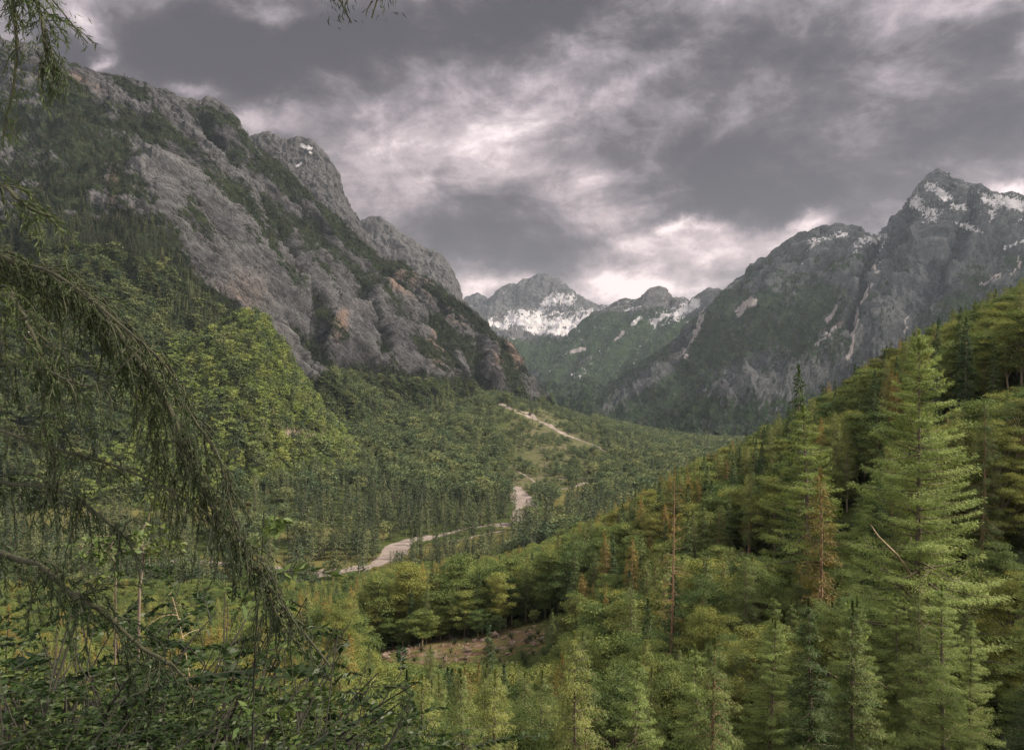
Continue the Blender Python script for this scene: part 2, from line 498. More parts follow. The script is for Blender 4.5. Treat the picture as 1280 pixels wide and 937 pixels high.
# ------------------------------------------------------------------ mountains: sheets lofted through sight rows, then eroded
def grain(u0, v0, d0, u1, v1, d1):
    """axes of the rock: along the bands, out of the face, across the bands"""
    b = P(u1, v1, d1) - P(u0, v0, d0); b /= np.linalg.norm(b)
    n = np.cross(b, np.array([.3, .2, 1.0])); n /= np.linalg.norm(n)
    return np.stack([b, n, np.cross(b, n)])


GR = {'A': grain(300, 250, 1550, 470, 430, 1720), 'E': grain(1120, 300, 3500, 1030, 470, 2700), 'C': grain(675, 345, 7300, 640, 430, 6100), 'V': np.eye(3)[[2, 0, 1]]}
REL = [None]
NZ = [None, None, None]
RIB = [None]


def loft(rows, u0, u1, du, nt, amp, wav, seed, gul=.55, top_keep=.25, back=900., jag=2.0, warp=None, macro=1.3, gr='V', ribs=()):
    us = np.arange(u0, u1 + du, du)
    R = []
    for row in rows:
        r = np.array(row, float)
        R.append((np.interp(us, r[:, 0], r[:, 1]), np.interp(us, r[:, 0], r[:, 2])))
    v = np.array([a for a, b in R]); d = np.array([b for a, b in R])
    # jagged crest
    jn = fbm(np.stack([us / 9., 0 * us + seed, 0 * us], 1), 5, .62)
    v[-1] += jag * jn * 2
    K = len(R)
    s = np.linspace(0, K - 1, nt)
    # smooth interpolation between rows
    i = np.clip(s.astype(int), 0, K - 2); f = s - i
    def hermite(a):
        m = np.gradient(a, axis=0)
        d0, d1 = a[1:] - a[:-1], a[1:] - a[:-1]
        h00 = 2 * f**3 - 3 * f**2 + 1; h10 = f**3 - 2 * f**2 + f; h01 = -2 * f**3 + 3 * f**2; h11 = f**3 - f**2
        return h00[:, None] * a[i] + h10[:, None] * m[i] * .8 + h01[:, None] * a[i + 1] + h11[:, None] * m[i + 1] * .8
    vv, dv = hermite(v), hermite(d)
    p = P(us[None], vv, dv)
    # far flank behind the crest
    nb = 14
    tb = np.linspace(0, 1, nb + 1)[1:]
    crest = p[-1]
    bk = crest[None] + tb[:, None, None] * np.array([0, back, 0])[None, None] 
    bk[..., 0] += (us[None] - CX) / F * back * tb[:, None]
    bk[..., 2] -= (tb[:, None] ** .8) * back * .75
    p = np.concatenate([p, bk], 0)
    du_ = np.gradient(p, axis=1); dt_ = np.gradient(p, axis=0)
    n = np.cross(du_, dt_); n /= np.linalg.norm(n, axis=2)[..., None] + 1e-9
    tt = np.concatenate([np.linspace(0, 1, nt), np.ones(nb)])[:, None]
    q = p / wav
    wq = q + .35 * np.stack([gnoise(q * .9 + 3.1), gnoise(q * .9 + 7.7), gnoise(q * .9 + 12.9)], -1)
    st = wq @ (GR[gr].T * np.array([.38, 1.0, 1.0])) * 1.5
    gl = ridged(st * 1.0 + seed, 6, .55)
    fb = fbm(wq * 1.3 + seed, 6, .58)
    G = GR[gr].T * np.array([.3, 1.0, 1.0])
    mq = (p @ G) / (wav * 1.7)
    mq = mq + .3 * np.stack([gnoise(mq * 1.3 + 5.1), gnoise(mq * 1.3 + 1.7), gnoise(mq * 1.3 + 2.9)], -1)
    mac = ridged(mq + seed * 1.7, 4, .5)
    env = np.minimum(1, (1 - tt) * 4 + top_keep * .5) * np.minimum(1, tt * 8 + .2)
    e2 = np.ones_like(env); e2[nt:] = 1
    emac = sstep(0, .38, 1 - tt) * np.minimum(1, tt * 6 + .1)
    disp = amp * (emac * macro * (mac - .35) + env * (gul * gl + (1 - gul) * 1.5 * fb - .1))
    q4 = (q @ (GR[gr].T * np.array([.45, 1.0, 1.0]))) * 6.5
    fine = amp * .5 * ridged(q4 + seed * 2, 4, .6) * np.minimum(1, (1 - tt) * 12 + .3)
    if n[:nt, :, 1].mean() > 0: n = -n                       # out of the face
    rb_ = np.zeros_like(disp)
    if ribs:                                                  # buttresses stand out, the gullies between them stay back
        U0, V0 = uv_of(p)
        wz_ = 9.0
        U0 = U0 + wz_ * 1.6 * fbm(p / (wav * .5) + 3.7, 5, .6); V0 = V0 + wz_ * 1.6 * fbm(p / (wav * .5) + 8.1, 5, .6)
        for pts_, w_, a_ in ribs:
            t_ = np.clip(1 - seg_dist(U0, V0, pts_) / w_, 0, 1)
            rb_ = np.maximum(rb_, a_ * t_ ** .8) if a_ > 0 else np.minimum(rb_, a_ * t_)
        fade = sstep(0, .12, 1 - tt) * sstep(0, .06, tt)
        fade[nt:] = 0
        rb_ = rb_ * fade
    RIB[0] = rb_
    p = p + n * (disp + fine + rb_)[..., None]
    U, V = uv_of(p)
    wz = 9.0 if warp is None else warp
    wp = p / (wav * .55)
    U = U + wz * 2.2 * fbm(wp + 31.7, 5, .6); V = V + wz * 2.2 * fbm(wp + 77.1, 5, .6)
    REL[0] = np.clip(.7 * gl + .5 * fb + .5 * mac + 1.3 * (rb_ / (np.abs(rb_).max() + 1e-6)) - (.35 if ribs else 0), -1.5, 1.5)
    NZ[2] = mac; NZ[0] = fbm(p / (wav * .42) + 4.4, 6, .6); NZ[1] = ridged((p @ (GR[gr].T * np.array([.3, 1, 1]))) / (wav * .42) + .25 * fb[..., None] + 2.2, 5, .6)
    return p, U, V, n, gl, fb, tt * np.ones_like(U), nt


def mountain(name, label, data, mat, masks):
    p, U, V, n, gl, fb, tt, nt = data
    masks['relief_shade'] = REL[0]
    o = obj(name, link_mesh(name, p.reshape(-1, 3), grid_quads(*U.shape), mat, True, masks))
    return tag(o, label, None, None, 'structure')


# --- far snow peak
ridgeC = [(520, 400, 7600), (560, 385, 7500), (575, 378, 7500), (585, 370, 7500), (597, 367, 7500), (607, 372, 7400), (611, 379, 7300), (618, 368, 7300), (628, 358, 7300), (637, 355, 7300), (646, 356, 7300), (655, 350, 7300), (668, 345, 7300), (675, 342, 7300), (685, 343, 7300), (695, 347, 7300), (705, 354, 7300), (715, 364, 7300), (725, 371, 7300), (735, 378, 7300), (745, 385, 7300), (755, 386, 7300), (762, 383, 7300), (775, 378, 7300), (800, 378, 7300), (850, 390, 7300), (900, 400, 7300)]
r3 = [(520, 430, 6900), (600, 402, 6900), (640, 396, 6850), (690, 396, 6850), (740, 400, 6800), (800, 410, 6700), (900, 420, 6700)]
r2 = [(520, 450, 6100), (600, 420, 6100), (650, 412, 6100), (700, 422, 6100), (750, 425, 6000), (900, 440, 6000)]
r1 = [(520, 470, 5100), (620, 455, 5000), (700, 455, 4900), (760, 450, 4800), (900, 470, 4600)]
r0 = [(520, 540, 4000), (620, 530, 4000), (700, 530, 3900), (760, 530, 3800), (900, 540, 3600)]
dC = loft([r0, r1, r2, r3, ridgeC], 530, 880, 1.2, 200, 100, 420, 3, warp=3, macro=1.2, gr='C', ribs=[([(676, 344), (664, 380), (640, 430), (630, 490)], 24, 70), ([(630, 357), (622, 400), (615, 440)], 14, 45), ([(700, 350), (712, 385), (735, 420), (730, 470)], 22, 60), ([(686, 344), (690, 380), (688, 420)], 12, 40), ([(728, 374), (750, 400), (770, 430)], 14, 40)], top_keep=.3, jag=2.2)
p, U, V, nn, gl, fb, tt, nt = dC
snow = np.maximum.reduce([stroke(U, V, [(640, 398), (665, 402), (690, 404), (715, 402), (745, 398)], 9), stroke(U, V, [(672, 392), (680, 380), (700, 372), (712, 375)], 6), stroke(U, V, [(716, 418), (724, 412), (730, 424), (718, 426)], 5), stroke(U, V, [(612, 404), (630, 408)], 5), stroke(U, V, [(745, 398), (760, 390)], 6), stroke(U, V, [(655, 410), (700, 416), (740, 408)], 4)]) * .80 + .55 * NZ[1] - .14 + .45 * NZ[0] - .12 * np.clip(RIB[0] / 70., 0, 1)
snow *= (tt > .3)
forest = (sstep(412, 440, V + 14 * fb) + .4 * NZ[0] - .2 * NZ[1]) * (1 - .75 * np.maximum.reduce([stroke(U, V, [(672, 470), (685, 490), (700, 498)], 6), stroke(U, V, [(700, 480), (712, 470)], 7), stroke(U, V, [(700, 455), (740, 448)], 4)])) + .15 * gl
forest *= (1 - sstep(.4, .6, snow))
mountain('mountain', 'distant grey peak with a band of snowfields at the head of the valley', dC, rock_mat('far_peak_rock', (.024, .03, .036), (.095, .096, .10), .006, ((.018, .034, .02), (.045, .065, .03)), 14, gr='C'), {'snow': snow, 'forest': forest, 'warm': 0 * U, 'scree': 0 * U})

# --- centre right spur
ridgeD = [(640, 500, 5000), (690, 455, 5200), (705, 430, 5300), (720, 412, 5400), (735, 398, 5400), (752, 388, 5400), (765, 382, 5400), (780, 375, 5400), (795, 375, 5400), (806, 373, 5400), (815, 367, 5400), (824, 361, 5400), (833, 368, 5400), (843, 375, 5400), (856, 374, 5300), (866, 376, 5200), (875, 366, 5100), (886, 361, 5000), (900, 362, 5000), (960, 380, 5000), (1100, 420, 5000)]
d1 = [(640, 505, 4500), (700, 470, 4700), (760, 440, 4800), (830, 425, 4700), (900, 430, 4500), (1100, 470, 4500)]
d0 = [(640, 540, 3900), (700, 535, 3800), (760, 532, 3700), (900, 520, 3600), (1100, 540, 3500)]
dD = loft([d0, d1, ridgeD], 650, 1050, 1.2, 170, 60, 380, 9, warp=3, macro=1.2, gr='E', ribs=[([(824, 362), (812, 400), (760, 460), (720, 510)], 24, 75), ([(790, 375), (765, 410), (720, 450), (690, 500)], 20, 60), ([(752, 388), (725, 420), (695, 470)], 16, 45), ([(856, 374), (845, 410), (800, 480)], 20, 60)], jag=2.2)
p, U, V, nn, gl, fb, tt, nt = dD
snow = np.maximum.reduce([stroke(U, V, [(818, 402), (835, 394), (850, 388), (868, 380)], 5), stroke(U, V, [(828, 395), (848, 392)], 6), stroke(U, V, [(792, 405), (800, 395)], 2.5), stroke(U, V, [(780, 390), (800, 384)], 2)]) * .7 + .4 * NZ[1] - .06 + .3 * NZ[0]
forest = sstep(375, 400, V + 16 * fb - .05 * (U - 800)) + .5 * NZ[0] - .3 * NZ[1] + .05
forest *= (1 - sstep(.4, .6, snow))
scree = np.maximum.reduce([stroke(U, V, [(768, 425), (778, 415)], 2.2), stroke(U, V, [(716, 440), (730, 436)], 3)])
forest *= (1 - sstep(.3, .5, scree))
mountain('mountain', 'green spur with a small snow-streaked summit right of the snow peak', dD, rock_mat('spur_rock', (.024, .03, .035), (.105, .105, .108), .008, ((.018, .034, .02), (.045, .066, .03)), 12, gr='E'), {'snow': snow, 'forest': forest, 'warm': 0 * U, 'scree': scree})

# --- right massif
ridgeE = [(660, 515, 3700), (700, 510, 3700), (760, 490, 3700), (800, 463, 3700), (840, 430, 3700), (868, 402, 3700), (890, 380, 3700), (905, 364, 3700), (915, 356, 3700), (926, 347, 3700), (940, 338, 3700), (950, 326, 3700), (965, 318, 3700), (980, 305, 3700), (995, 294, 3700), (1008, 291, 3700), (1020, 286, 3700), (1030, 285, 3700), (1040, 289, 3700), (1050, 286, 3700), (1066, 284, 3700), (1075, 288, 3700), (1081, 297, 3650), (1090, 300, 3600), (1106, 297, 3550), (1116, 285, 3500), (1126, 270, 3450), (1136, 258, 3400), (1144, 248, 3350), (1151, 238, 3300), (1158, 227, 3300), (1165, 218, 3300), (1172, 212, 3300), (1180, 219, 3300), (1190, 224, 3300), (1200, 230, 3300), (1215, 232, 3300), (1228, 237, 3300), (1238, 243, 3300), (1250, 246, 3300), (1262, 243, 3300), (1280, 250, 3300), (1330, 235, 3300), (1420, 270, 3300), (1560, 330, 3300)]
e2 = [(660, 517, 3500), (760, 505, 3400), (840, 470, 3250), (900, 430, 3200), (960, 390, 3200), (1030, 345, 3200), (1100, 345, 3150), (1172, 300, 3000), (1280, 320, 2900), (1560, 380, 2900)]
e1 = [(660, 522, 3300), (760, 520, 3000), (840, 508, 2700), (900, 482, 2650), (960, 452, 2600), (1030, 427, 2600), (1100, 425, 2550), (1172, 400, 2500), (1280, 400, 2400), (1560, 440, 2400)]
e0 = [(660, 545, 2700), (760, 550, 2200), (840, 560, 1900), (900, 562, 1800), (1000, 565, 1800), (1100, 565, 1800), (1280, 560, 1800), (1560, 560, 1800)]
dE = loft([e0, e1, e2, ridgeE], 665, 1500, 1.3, 280, 95, 300, 21, warp=7, macro=1.6, gr='E', ribs=[
    ([(1166, 220), (1136, 300), (1096, 390), (1040, 490)], 34, 95), ([(1030, 287), (1004, 360), (955, 440), (900, 528)], 34, 95), ([(1064, 286), (1050, 350), (1010, 430), (975, 520)], 24, 70), ([(1232, 240), (1222, 320), (1185, 400)], 30, 80), ([(1190, 226), (1178, 300), (1140, 400), (1100, 470)], 22, 60), ([(940, 338), (892, 420), (826, 510)], 32, 85), ([(985, 303), (945, 380), (880, 470), (850, 530)], 24, 66), ([(890, 380), (840, 440), (770, 505)], 24, 60), ([(1262, 244), (1270, 320), (1250, 380)], 26, 70),
    ([(1100, 300), (1078, 380), (1060, 450)], 10, -60), ([(880, 385), (862, 420), (850, 452)], 10, -50), ([(1210, 235), (1200, 310), (1160, 400)], 10, -50), ([(965, 318), (920, 400), (860, 490)], 10, -50)], gul=.6, jag=2.6, top_keep=.35)
p, U, V, nn, gl, fb, tt, nt = dE
S = lambda pts, w: stroke(U, V, pts, w)
B = lambda *a: blob(U, V, *a)
snow = np.maximum.reduce([S([(1160, 232), (1175, 240), (1182, 250)], 4), S([(1150, 258), (1160, 272), (1175, 275)], 8), S([(1196, 258), (1210, 262)], 4), S([(1245, 255), (1236, 275)], 2.2), S([(1228, 245), (1255, 250), (1280, 258)], 4), S([(1255, 308), (1280, 302)], 3), S([(1190, 275), (1210, 285), (1225, 290)], 2.5), S([(1070, 312), (1080, 302), (1094, 302)], 6), S([(1098, 300), (1110, 298)], 2.5), S([(1101, 315), (1106, 300)], 2.4), S([(1010, 305), (1030, 300), (1050, 296)], 3), S([(1043, 296), (1052, 292)], 4), S([(930, 346), (945, 346)], 2.2), S([(948, 342), (965, 348), (975, 342)], 3.2), S([(1000, 330), (1020, 328)], 2), S([(968, 378), (972, 372)], 2), S([(962, 390), (975, 384)], 1.6)]) * .66 + .36 * NZ[1] + .3 * NZ[0] - .10
snow = snow - .12 + .24 * sstep(330, 225, V) * sstep(.0, .6, NZ[1]) * (tt < .999)
snow = snow - .5 * sstep(310, 370, V)
forest = sstep(.0, .55, .26 + (V - (300 + .0 * U)) / 130. + .9 * NZ[0] - .30 * NZ[1] - .4 * (NZ[2] - .3) + .35 * sstep(950, 850, U) - .16 * sstep(1080, 1180, U))
rocky = np.maximum.reduce([B(800, 480, 60, 12, -35), B(850, 430, 30, 14, -60), S([(830, 470), (850, 440), (862, 415)], 8), B(1000, 470, 90, 26, -12), B(1110, 400, 80, 60, -60), B(1040, 405, 30, 10, -40), B(930, 470, 60, 20, -30)])
forest = forest - .42 * sstep(.3, .8, rocky) - .35 * sstep(.1, .6, NZ[1])
scree = np.maximum.reduce([S([(852, 448), (862, 425), (872, 408), (880, 388)], 2.2), S([(868, 425), (874, 410)], 1.6), S([(1060, 445), (1068, 410), (1075, 385), (1090, 350), (1098, 325)], 1.7), S([(920, 388), (940, 374)], 3.2), S([(1030, 398), (1046, 380)], 2.6), S([(1020, 425), (1045, 408)], 1.5), S([(1125, 420), (1135, 395)], 1.2), S([(1265, 345), (1275, 320)], 1.5), S([(1225, 355), (1250, 345)], 2)]) + .05 * fb
forest = forest * (1 - sstep(.35, .5, scree)) * (1 - sstep(.4, .6, snow))
warm = np.maximum(B(835, 430, 12, 16, 20), B(1035, 400, 14, 8)) * .8
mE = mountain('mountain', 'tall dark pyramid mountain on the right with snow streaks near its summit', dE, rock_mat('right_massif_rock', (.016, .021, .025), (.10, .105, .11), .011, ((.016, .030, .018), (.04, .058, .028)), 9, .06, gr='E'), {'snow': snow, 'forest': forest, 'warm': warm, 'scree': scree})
MASK_E = (p, U, V, forest, nn, tt, nt)

# --- grey walls behind the left mountain
ridgeB2 = [(400, 330, 3000), (430, 290, 3000), (447, 278, 3000), (455, 274, 3000), (465, 271, 3000), (475, 270, 3000), (485, 278, 3000), (500, 289, 3000), (515, 299, 3000), (530, 310, 3000), (545, 314, 3000), (555, 321, 3000), (563, 338, 3000), (570, 358, 3000), (577, 378, 3000), (590, 400, 3000), (610, 420, 3000)]
b20 = [(400, 420, 2750), (500, 420, 2750), (610, 450, 2750)]
b21 = [(400, 370, 2850), (500, 345, 2870), (577, 390, 2900), (610, 430, 2900)]
dB = loft([b20, b21, ridgeB2], 405, 605, 1.1, 140, 38, 200, 33, warp=4, jag=1.6, gul=.6)
p, U, V, nn, gl, fb, tt, nt = dB
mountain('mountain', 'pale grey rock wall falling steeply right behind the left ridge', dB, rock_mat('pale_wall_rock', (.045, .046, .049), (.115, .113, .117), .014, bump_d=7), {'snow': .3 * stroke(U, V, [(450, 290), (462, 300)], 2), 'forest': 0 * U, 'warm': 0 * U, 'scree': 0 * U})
ridgeB1 = [(240, 230, 2400), (290, 190, 2400), (305, 178, 2400), (313, 171, 2400), (320, 168, 2400), (335, 165, 2400), (343, 168, 2400), (350, 172, 2400), (360, 174, 2400), (368, 172, 2400), (378, 171, 2400), (387, 174, 2400), (395, 180, 2400), (403, 188, 2400), (411, 198, 2400), (420, 216, 2400), (428, 238, 2400), (436, 258, 2400), (443, 270, 2400), (450, 285, 2400), (470, 330, 2400), (500, 370, 2400)]
b10 = [(240, 330, 2150), (340, 320, 2150), (500, 420, 2200)]
b11 = [(240, 280, 2250), (340, 235, 2280), (400, 260, 2300), (440, 310, 2300), (500, 395, 2300)]
dB = loft([b10, b11, ridgeB1], 245, 490, 1.1, 150, 36, 170, 37, warp=4, jag=1.8, gul=.62)
p, U, V, nn, gl, fb, tt, nt = dB
snow = np.maximum.reduce([stroke(U, V, [(372, 208), (376, 204)], 2), stroke(U, V, [(380, 182), (388, 186)], 2), stroke(U, V, [(390, 192), (391, 193)], 1.5)]) + .1 * gl
mountain('mountain', 'grey rounded rock tower standing behind the left ridge', dB, rock_mat('grey_tower_rock', (.034, .035, .038), (.095, .094, .097), .016, bump_d=6), {'snow': snow, 'forest': 0 * U - .1, 'warm': 0 * U, 'scree': 0 * U})

# --- left mountain
ridgeA = [(-500, 20, 1500), (-200, 35, 1450), (0, 50, 1400), (60, 64, 1400), (85, 80, 1400), (125, 94, 1450), (150, 97, 1470), (175, 103, 1500), (200, 114, 1530), (215, 121, 1560), (232, 126, 1580), (246, 127, 1600), (262, 125, 1620), (280, 133, 1640), (292, 147, 1650), (302, 164, 1660), (312, 180, 1680), (330, 192, 1700), (345, 203, 1720), (360, 216, 1740), (375, 231, 1760), (387, 246, 1780), (400, 256, 1800), (420, 275, 1820), (440, 294, 1840), (460, 309, 1860), (475, 320, 1880), (486, 327, 1890), (500, 327, 1900), (515, 340, 1910), (526, 345, 1910), (540, 352, 1910), (560, 369, 1910), (580, 382, 1910), (600, 400, 1900), (620, 424, 1890), (635, 442, 1880), (645, 460, 1870), (652, 476, 1860), (660, 495, 1850), (700, 545, 1800)]
a3 = [(-500, 160, 1330), (0, 165, 1300), (100, 175, 1310), (200, 205, 1380), (300, 255, 1500), (400, 322, 1640), (500, 392, 1740), (580, 432, 1790), (620, 450, 1800), (660, 500, 1810), (700, 550, 1780)]
a2 = [(-500, 280, 1120), (0, 285, 1090), (100, 280, 1090), (200, 290, 1120), (260, 345, 1150), (310, 395, 1180), (350, 435, 1190), (400, 445, 1280), (450, 430, 1420), (520, 445, 1560), (600, 470, 1700), (660, 508, 1770), (700, 556, 1760)]
a1 = [(-500, 420, 900), (0, 430, 860), (100, 420, 870), (200, 415, 950), (310, 440, 1060), (350, 475, 1100), (400, 500, 1150), (450, 490, 1280), (520, 482, 1470), (560, 484, 1620), (600, 494, 1780), (660, 515, 1850), (700, 562, 1850)]
a0 = [(-500, 660, 640), (0, 660, 640), (100, 650, 670), (200, 625, 740), (310, 590, 880), (350, 580, 940), (400, 570, 1000), (450, 560, 1100), (520, 535, 1350), (560, 525, 1580), (600, 515, 1800), (660, 535, 1860), (700, 575, 1860)]
dA = loft([a0, a1, a2, a3, ridgeA], -460, 690, 1.4, 400, 48, 190, 45, warp=11, macro=1.7, gr='A', ribs=[
    ([(140, 112), (185, 205), (235, 290), (292, 372)], 26, 46), ([(196, 116), (252, 172), (302, 238), (346, 330), (376, 420), (390, 485)], 28, 58), ([(255, 130), (300, 195), (335, 250), (372, 320), (408, 395), (428, 450)], 20, 36),
    ([(304, 190), (360, 262), (420, 345), (468, 425), (500, 470)], 28, 56), ([(362, 222), (412, 280), (452, 350), (498, 420), (530, 468)], 18, 34), ([(410, 265), (455, 325), (503, 388), (548, 448), (572, 488)], 26, 52), ([(488, 330), (520, 362), (562, 402), (600, 458), (612, 490)], 24, 50), ([(530, 347), (570, 385), (610, 430), (634, 486)], 16, 36), ([(600, 402), (632, 448), (652, 492)], 16, 40),
    ([(228, 130), (278, 200), (320, 282), (362, 370), (408, 470)], 10, -30), ([(330, 196), (392, 290), (440, 372), (466, 450)], 10, -30), ([(460, 312), (480, 350), (526, 410), (556, 470)], 10, -30), ([(508, 338), (545, 378), (585, 430), (592, 480)], 9, -26)], gul=.62, jag=3.4, top_keep=.35)
p, U, V, nn, gl, fb, tt, nt = dA
S = lambda pts, w: stroke(U, V, pts, w)
B = lambda *a: blob(U, V, *a)
slope_up = nn[..., 2] * np.sign(nn[..., 2].mean() + 1e-9)
# the line below which the wood is closed
lineV = np.interp(U, [-460, 0, 80, 130, 180, 230, 270, 310, 340, 380, 420, 450, 520, 600, 660], [280, 285, 275, 262, 270, 320, 365, 400, 440, 485, 470, 455, 470, 482, 495])
closed = sstep(-22, 22, V - lineV + 26 * fb)
bare = np.maximum.reduce([B(245, 160, 95, 22, 32), B(330, 240, 60, 16, 40), B(430, 310, 60, 12, 45), B(140, 110, 70, 8, 18), B(280, 300, 40, 70, -35), B(330, 360, 60, 60, 40), B(200, 230, 22, 60, -20), B(430, 380, 110, 60, 42), B(550, 380, 60, 20, 40), B(610, 445, 40, 22, 50), B(130, 205, 5, 30, -5), B(120, 245, 14, 10), B(175, 200, 14, 40, -15), B(250, 260, 26, 90, -38)])
shelf = np.maximum.reduce([S([(195, 150), (240, 185), (275, 215), (300, 240)], 11), S([(275, 185), (300, 190), (330, 210), (350, 240)], 7), S([(300, 245), (350, 280), (400, 310), (450, 345), (475, 370)], 18), S([(400, 258), (430, 285), (470, 318)], 5), S([(480, 325), (505, 328), (530, 345), (560, 368), (600, 402), (640, 455), (655, 490)], 5), S([(480, 360), (520, 420), (560, 460)], 10), S([(300, 260), (360, 340), (430, 420)], 8), S([(560, 400), (590, 440)], 14), S([(230, 240), (270, 320)], 12), S([(150, 100), (185, 120)], 4), S([(80, 110), (120, 170), (180, 170)], 26)])
forest = .62 + 1.25 * NZ[0] - .30 * NZ[1] - .38 * (NZ[2] - .3)
rbn = RIB[0] / 58.
forest = forest - .06 - .30 * np.clip(rbn, 0, 1) + .45 * np.clip(-rbn * 2, 0, 1) + .5 * sstep(.3, .7, shelf) - sstep(.36, .78, bare) * .42
forest = forest + .42 * sstep(230, 120, U) * sstep(100, 140, V)
crest = np.maximum.reduce([S([(232, 132), (262, 132), (300, 168)], 2.5), S([(300, 172), (330, 198), (375, 238), (400, 262), (440, 300), (475, 326)], 4), S([(475, 330), (500, 334), (526, 352), (560, 376), (600, 408), (622, 434), (648, 472), (656, 492)], 6)])
forest = forest + .7 * sstep(.25, .6, crest)
forest = np.maximum(forest, closed * (1.05 + .25 * NZ[0] - .55 * np.maximum.reduce([B(60, 385, 16, 12), B(180, 335, 8, 14), B(175, 350, 16, 10)])))
warm = np.maximum.reduce([B(555, 375, 34, 14, 42), B(500, 345, 26, 12, 45), B(545, 425, 12, 26, 20), B(640, 440, 22, 34, 20), B(425, 405, 10, 24, 20), B(605, 470, 10, 10), B(100, 100, 40, 6, 20), B(140, 215, 8, 40), B(300, 370, 50, 50) * .6])
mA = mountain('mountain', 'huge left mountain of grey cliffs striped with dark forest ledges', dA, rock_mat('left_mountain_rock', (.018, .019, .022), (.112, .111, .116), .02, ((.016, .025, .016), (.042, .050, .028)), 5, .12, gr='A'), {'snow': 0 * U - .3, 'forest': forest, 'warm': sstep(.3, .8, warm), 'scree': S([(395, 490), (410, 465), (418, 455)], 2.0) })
MASK_A = (p, U, V, forest, closed, slope_up, tt, nt)

# --- green hill at the foot of the left mountain
ridgeG = [(60, 520, 800), (120, 490, 800), (170, 462, 830), (200, 447, 850), (220, 440, 860), (250, 425, 880), (280, 409, 900), (300, 399, 910), (315, 394, 920), (325, 399, 920), (335, 411, 920), (345, 426, 920), (360, 452, 930), (375, 477, 940), (390, 502, 950), (402, 522, 960), (420, 545, 970), (450, 575, 980)]
g1 = [(60, 560, 740), (150, 530, 760), (220, 500, 790), (280, 470, 810), (320, 455, 830), (350, 480, 850), (390, 525, 880), (450, 585, 900)]
g0 = [(60, 660, 650), (220, 650, 660), (320, 625, 720), (390, 610, 790), (450, 620, 800)]
dG = loft([g0, g1, ridgeG], 70, 440, 1.6, 110, 7, 110, 51, macro=.7, gul=.3, jag=2.0, back=260)
p, U, V, nn, gl, fb, tt, nt = dG
mG = mountain('hill', 'bright green wooded hill with a pointed top below the left cliffs', dG, rock_mat('green_hill_wood', (.10, .09, .07), (.2, .17, .13), .03, ((.035, .055, .018), (.085, .105, .03)), 3, .15), {'snow': 0 * U - .3, 'forest': 1 - stroke(U, V, [(365, 545), (400, 552)], 9) + 0 * U, 'warm': 0 * U + .3, 'scree': 0 * U})
MASK_G = (p, U, V, tt, nt)

# ------------------------------------------------------------------ trees
TREES_START = True
HAZE = 2.5e-5
SKYMUL = 6.0
SKY_FILL = 8.5
SUN_E = 5.0
EXPO = 1.1
CLOUDS = [(230, 70, 200, 72, 0, -0.496), (480, 45, 170, 50, 8, -0.496), (690, 10, 90, 24, 15, -0.36), (330, 130, 60, 20, 0, -0.16), (620, 275, 105, 40, 10, -0.416), (800, 190, 150, 55, -15, -0.28), (960, 240, 140, 46, -10, -0.416), (1230, 130, 90, 60, 20, -0.44), (980, 70, 130, 50, 10, -0.256), (60, 60, 40, 40, 40, -0.4), (470, 212, 40, 16, 0, -0.08), (1090, 180, 130, 46, 0, -0.28), (720, 290, 60, 30, 0, -0.16), (690, 95, 55, 22, 35, 0.22), (560, 165, 120, 34, 28, 0.03), (92, 38, 16, 40, 40, 0.42), (108, 74, 18, 8, 0, 0.42), (852, 283, 26, 12, 10, 0.5), (870, 305, 90, 28, 0, 0.28), (610, 350, 60, 20, 0, 0.5), (770, 365, 70, 20, 0, 0.5), (330, 150, 70, 20, 20, 0.3), (240, 118, 30, 10, 0, 0.4), (420, 230, 90, 30, 10, 0.16), (1000, 278, 60, 14, 20, 0.45), (1270, 238, 30, 14, 0, 0.55), (1180, 10, 50, 16, 0, 0.2), (730, 250, 60, 20, 10, 0.12), (340, 22, 60, 16, 0, 0.3), (780, 100, 90, 16, 25, 0.2), (1215, 40, 110, 40, 0, -0.3)]
def kit(trunk, crown, bark, leaf, h0, name):
    return {'trunk': trunk.mesh('trunk', M[bark], True), 'crown': crown.mesh('crown', M[leaf]), 'h': h0, 'name': name}


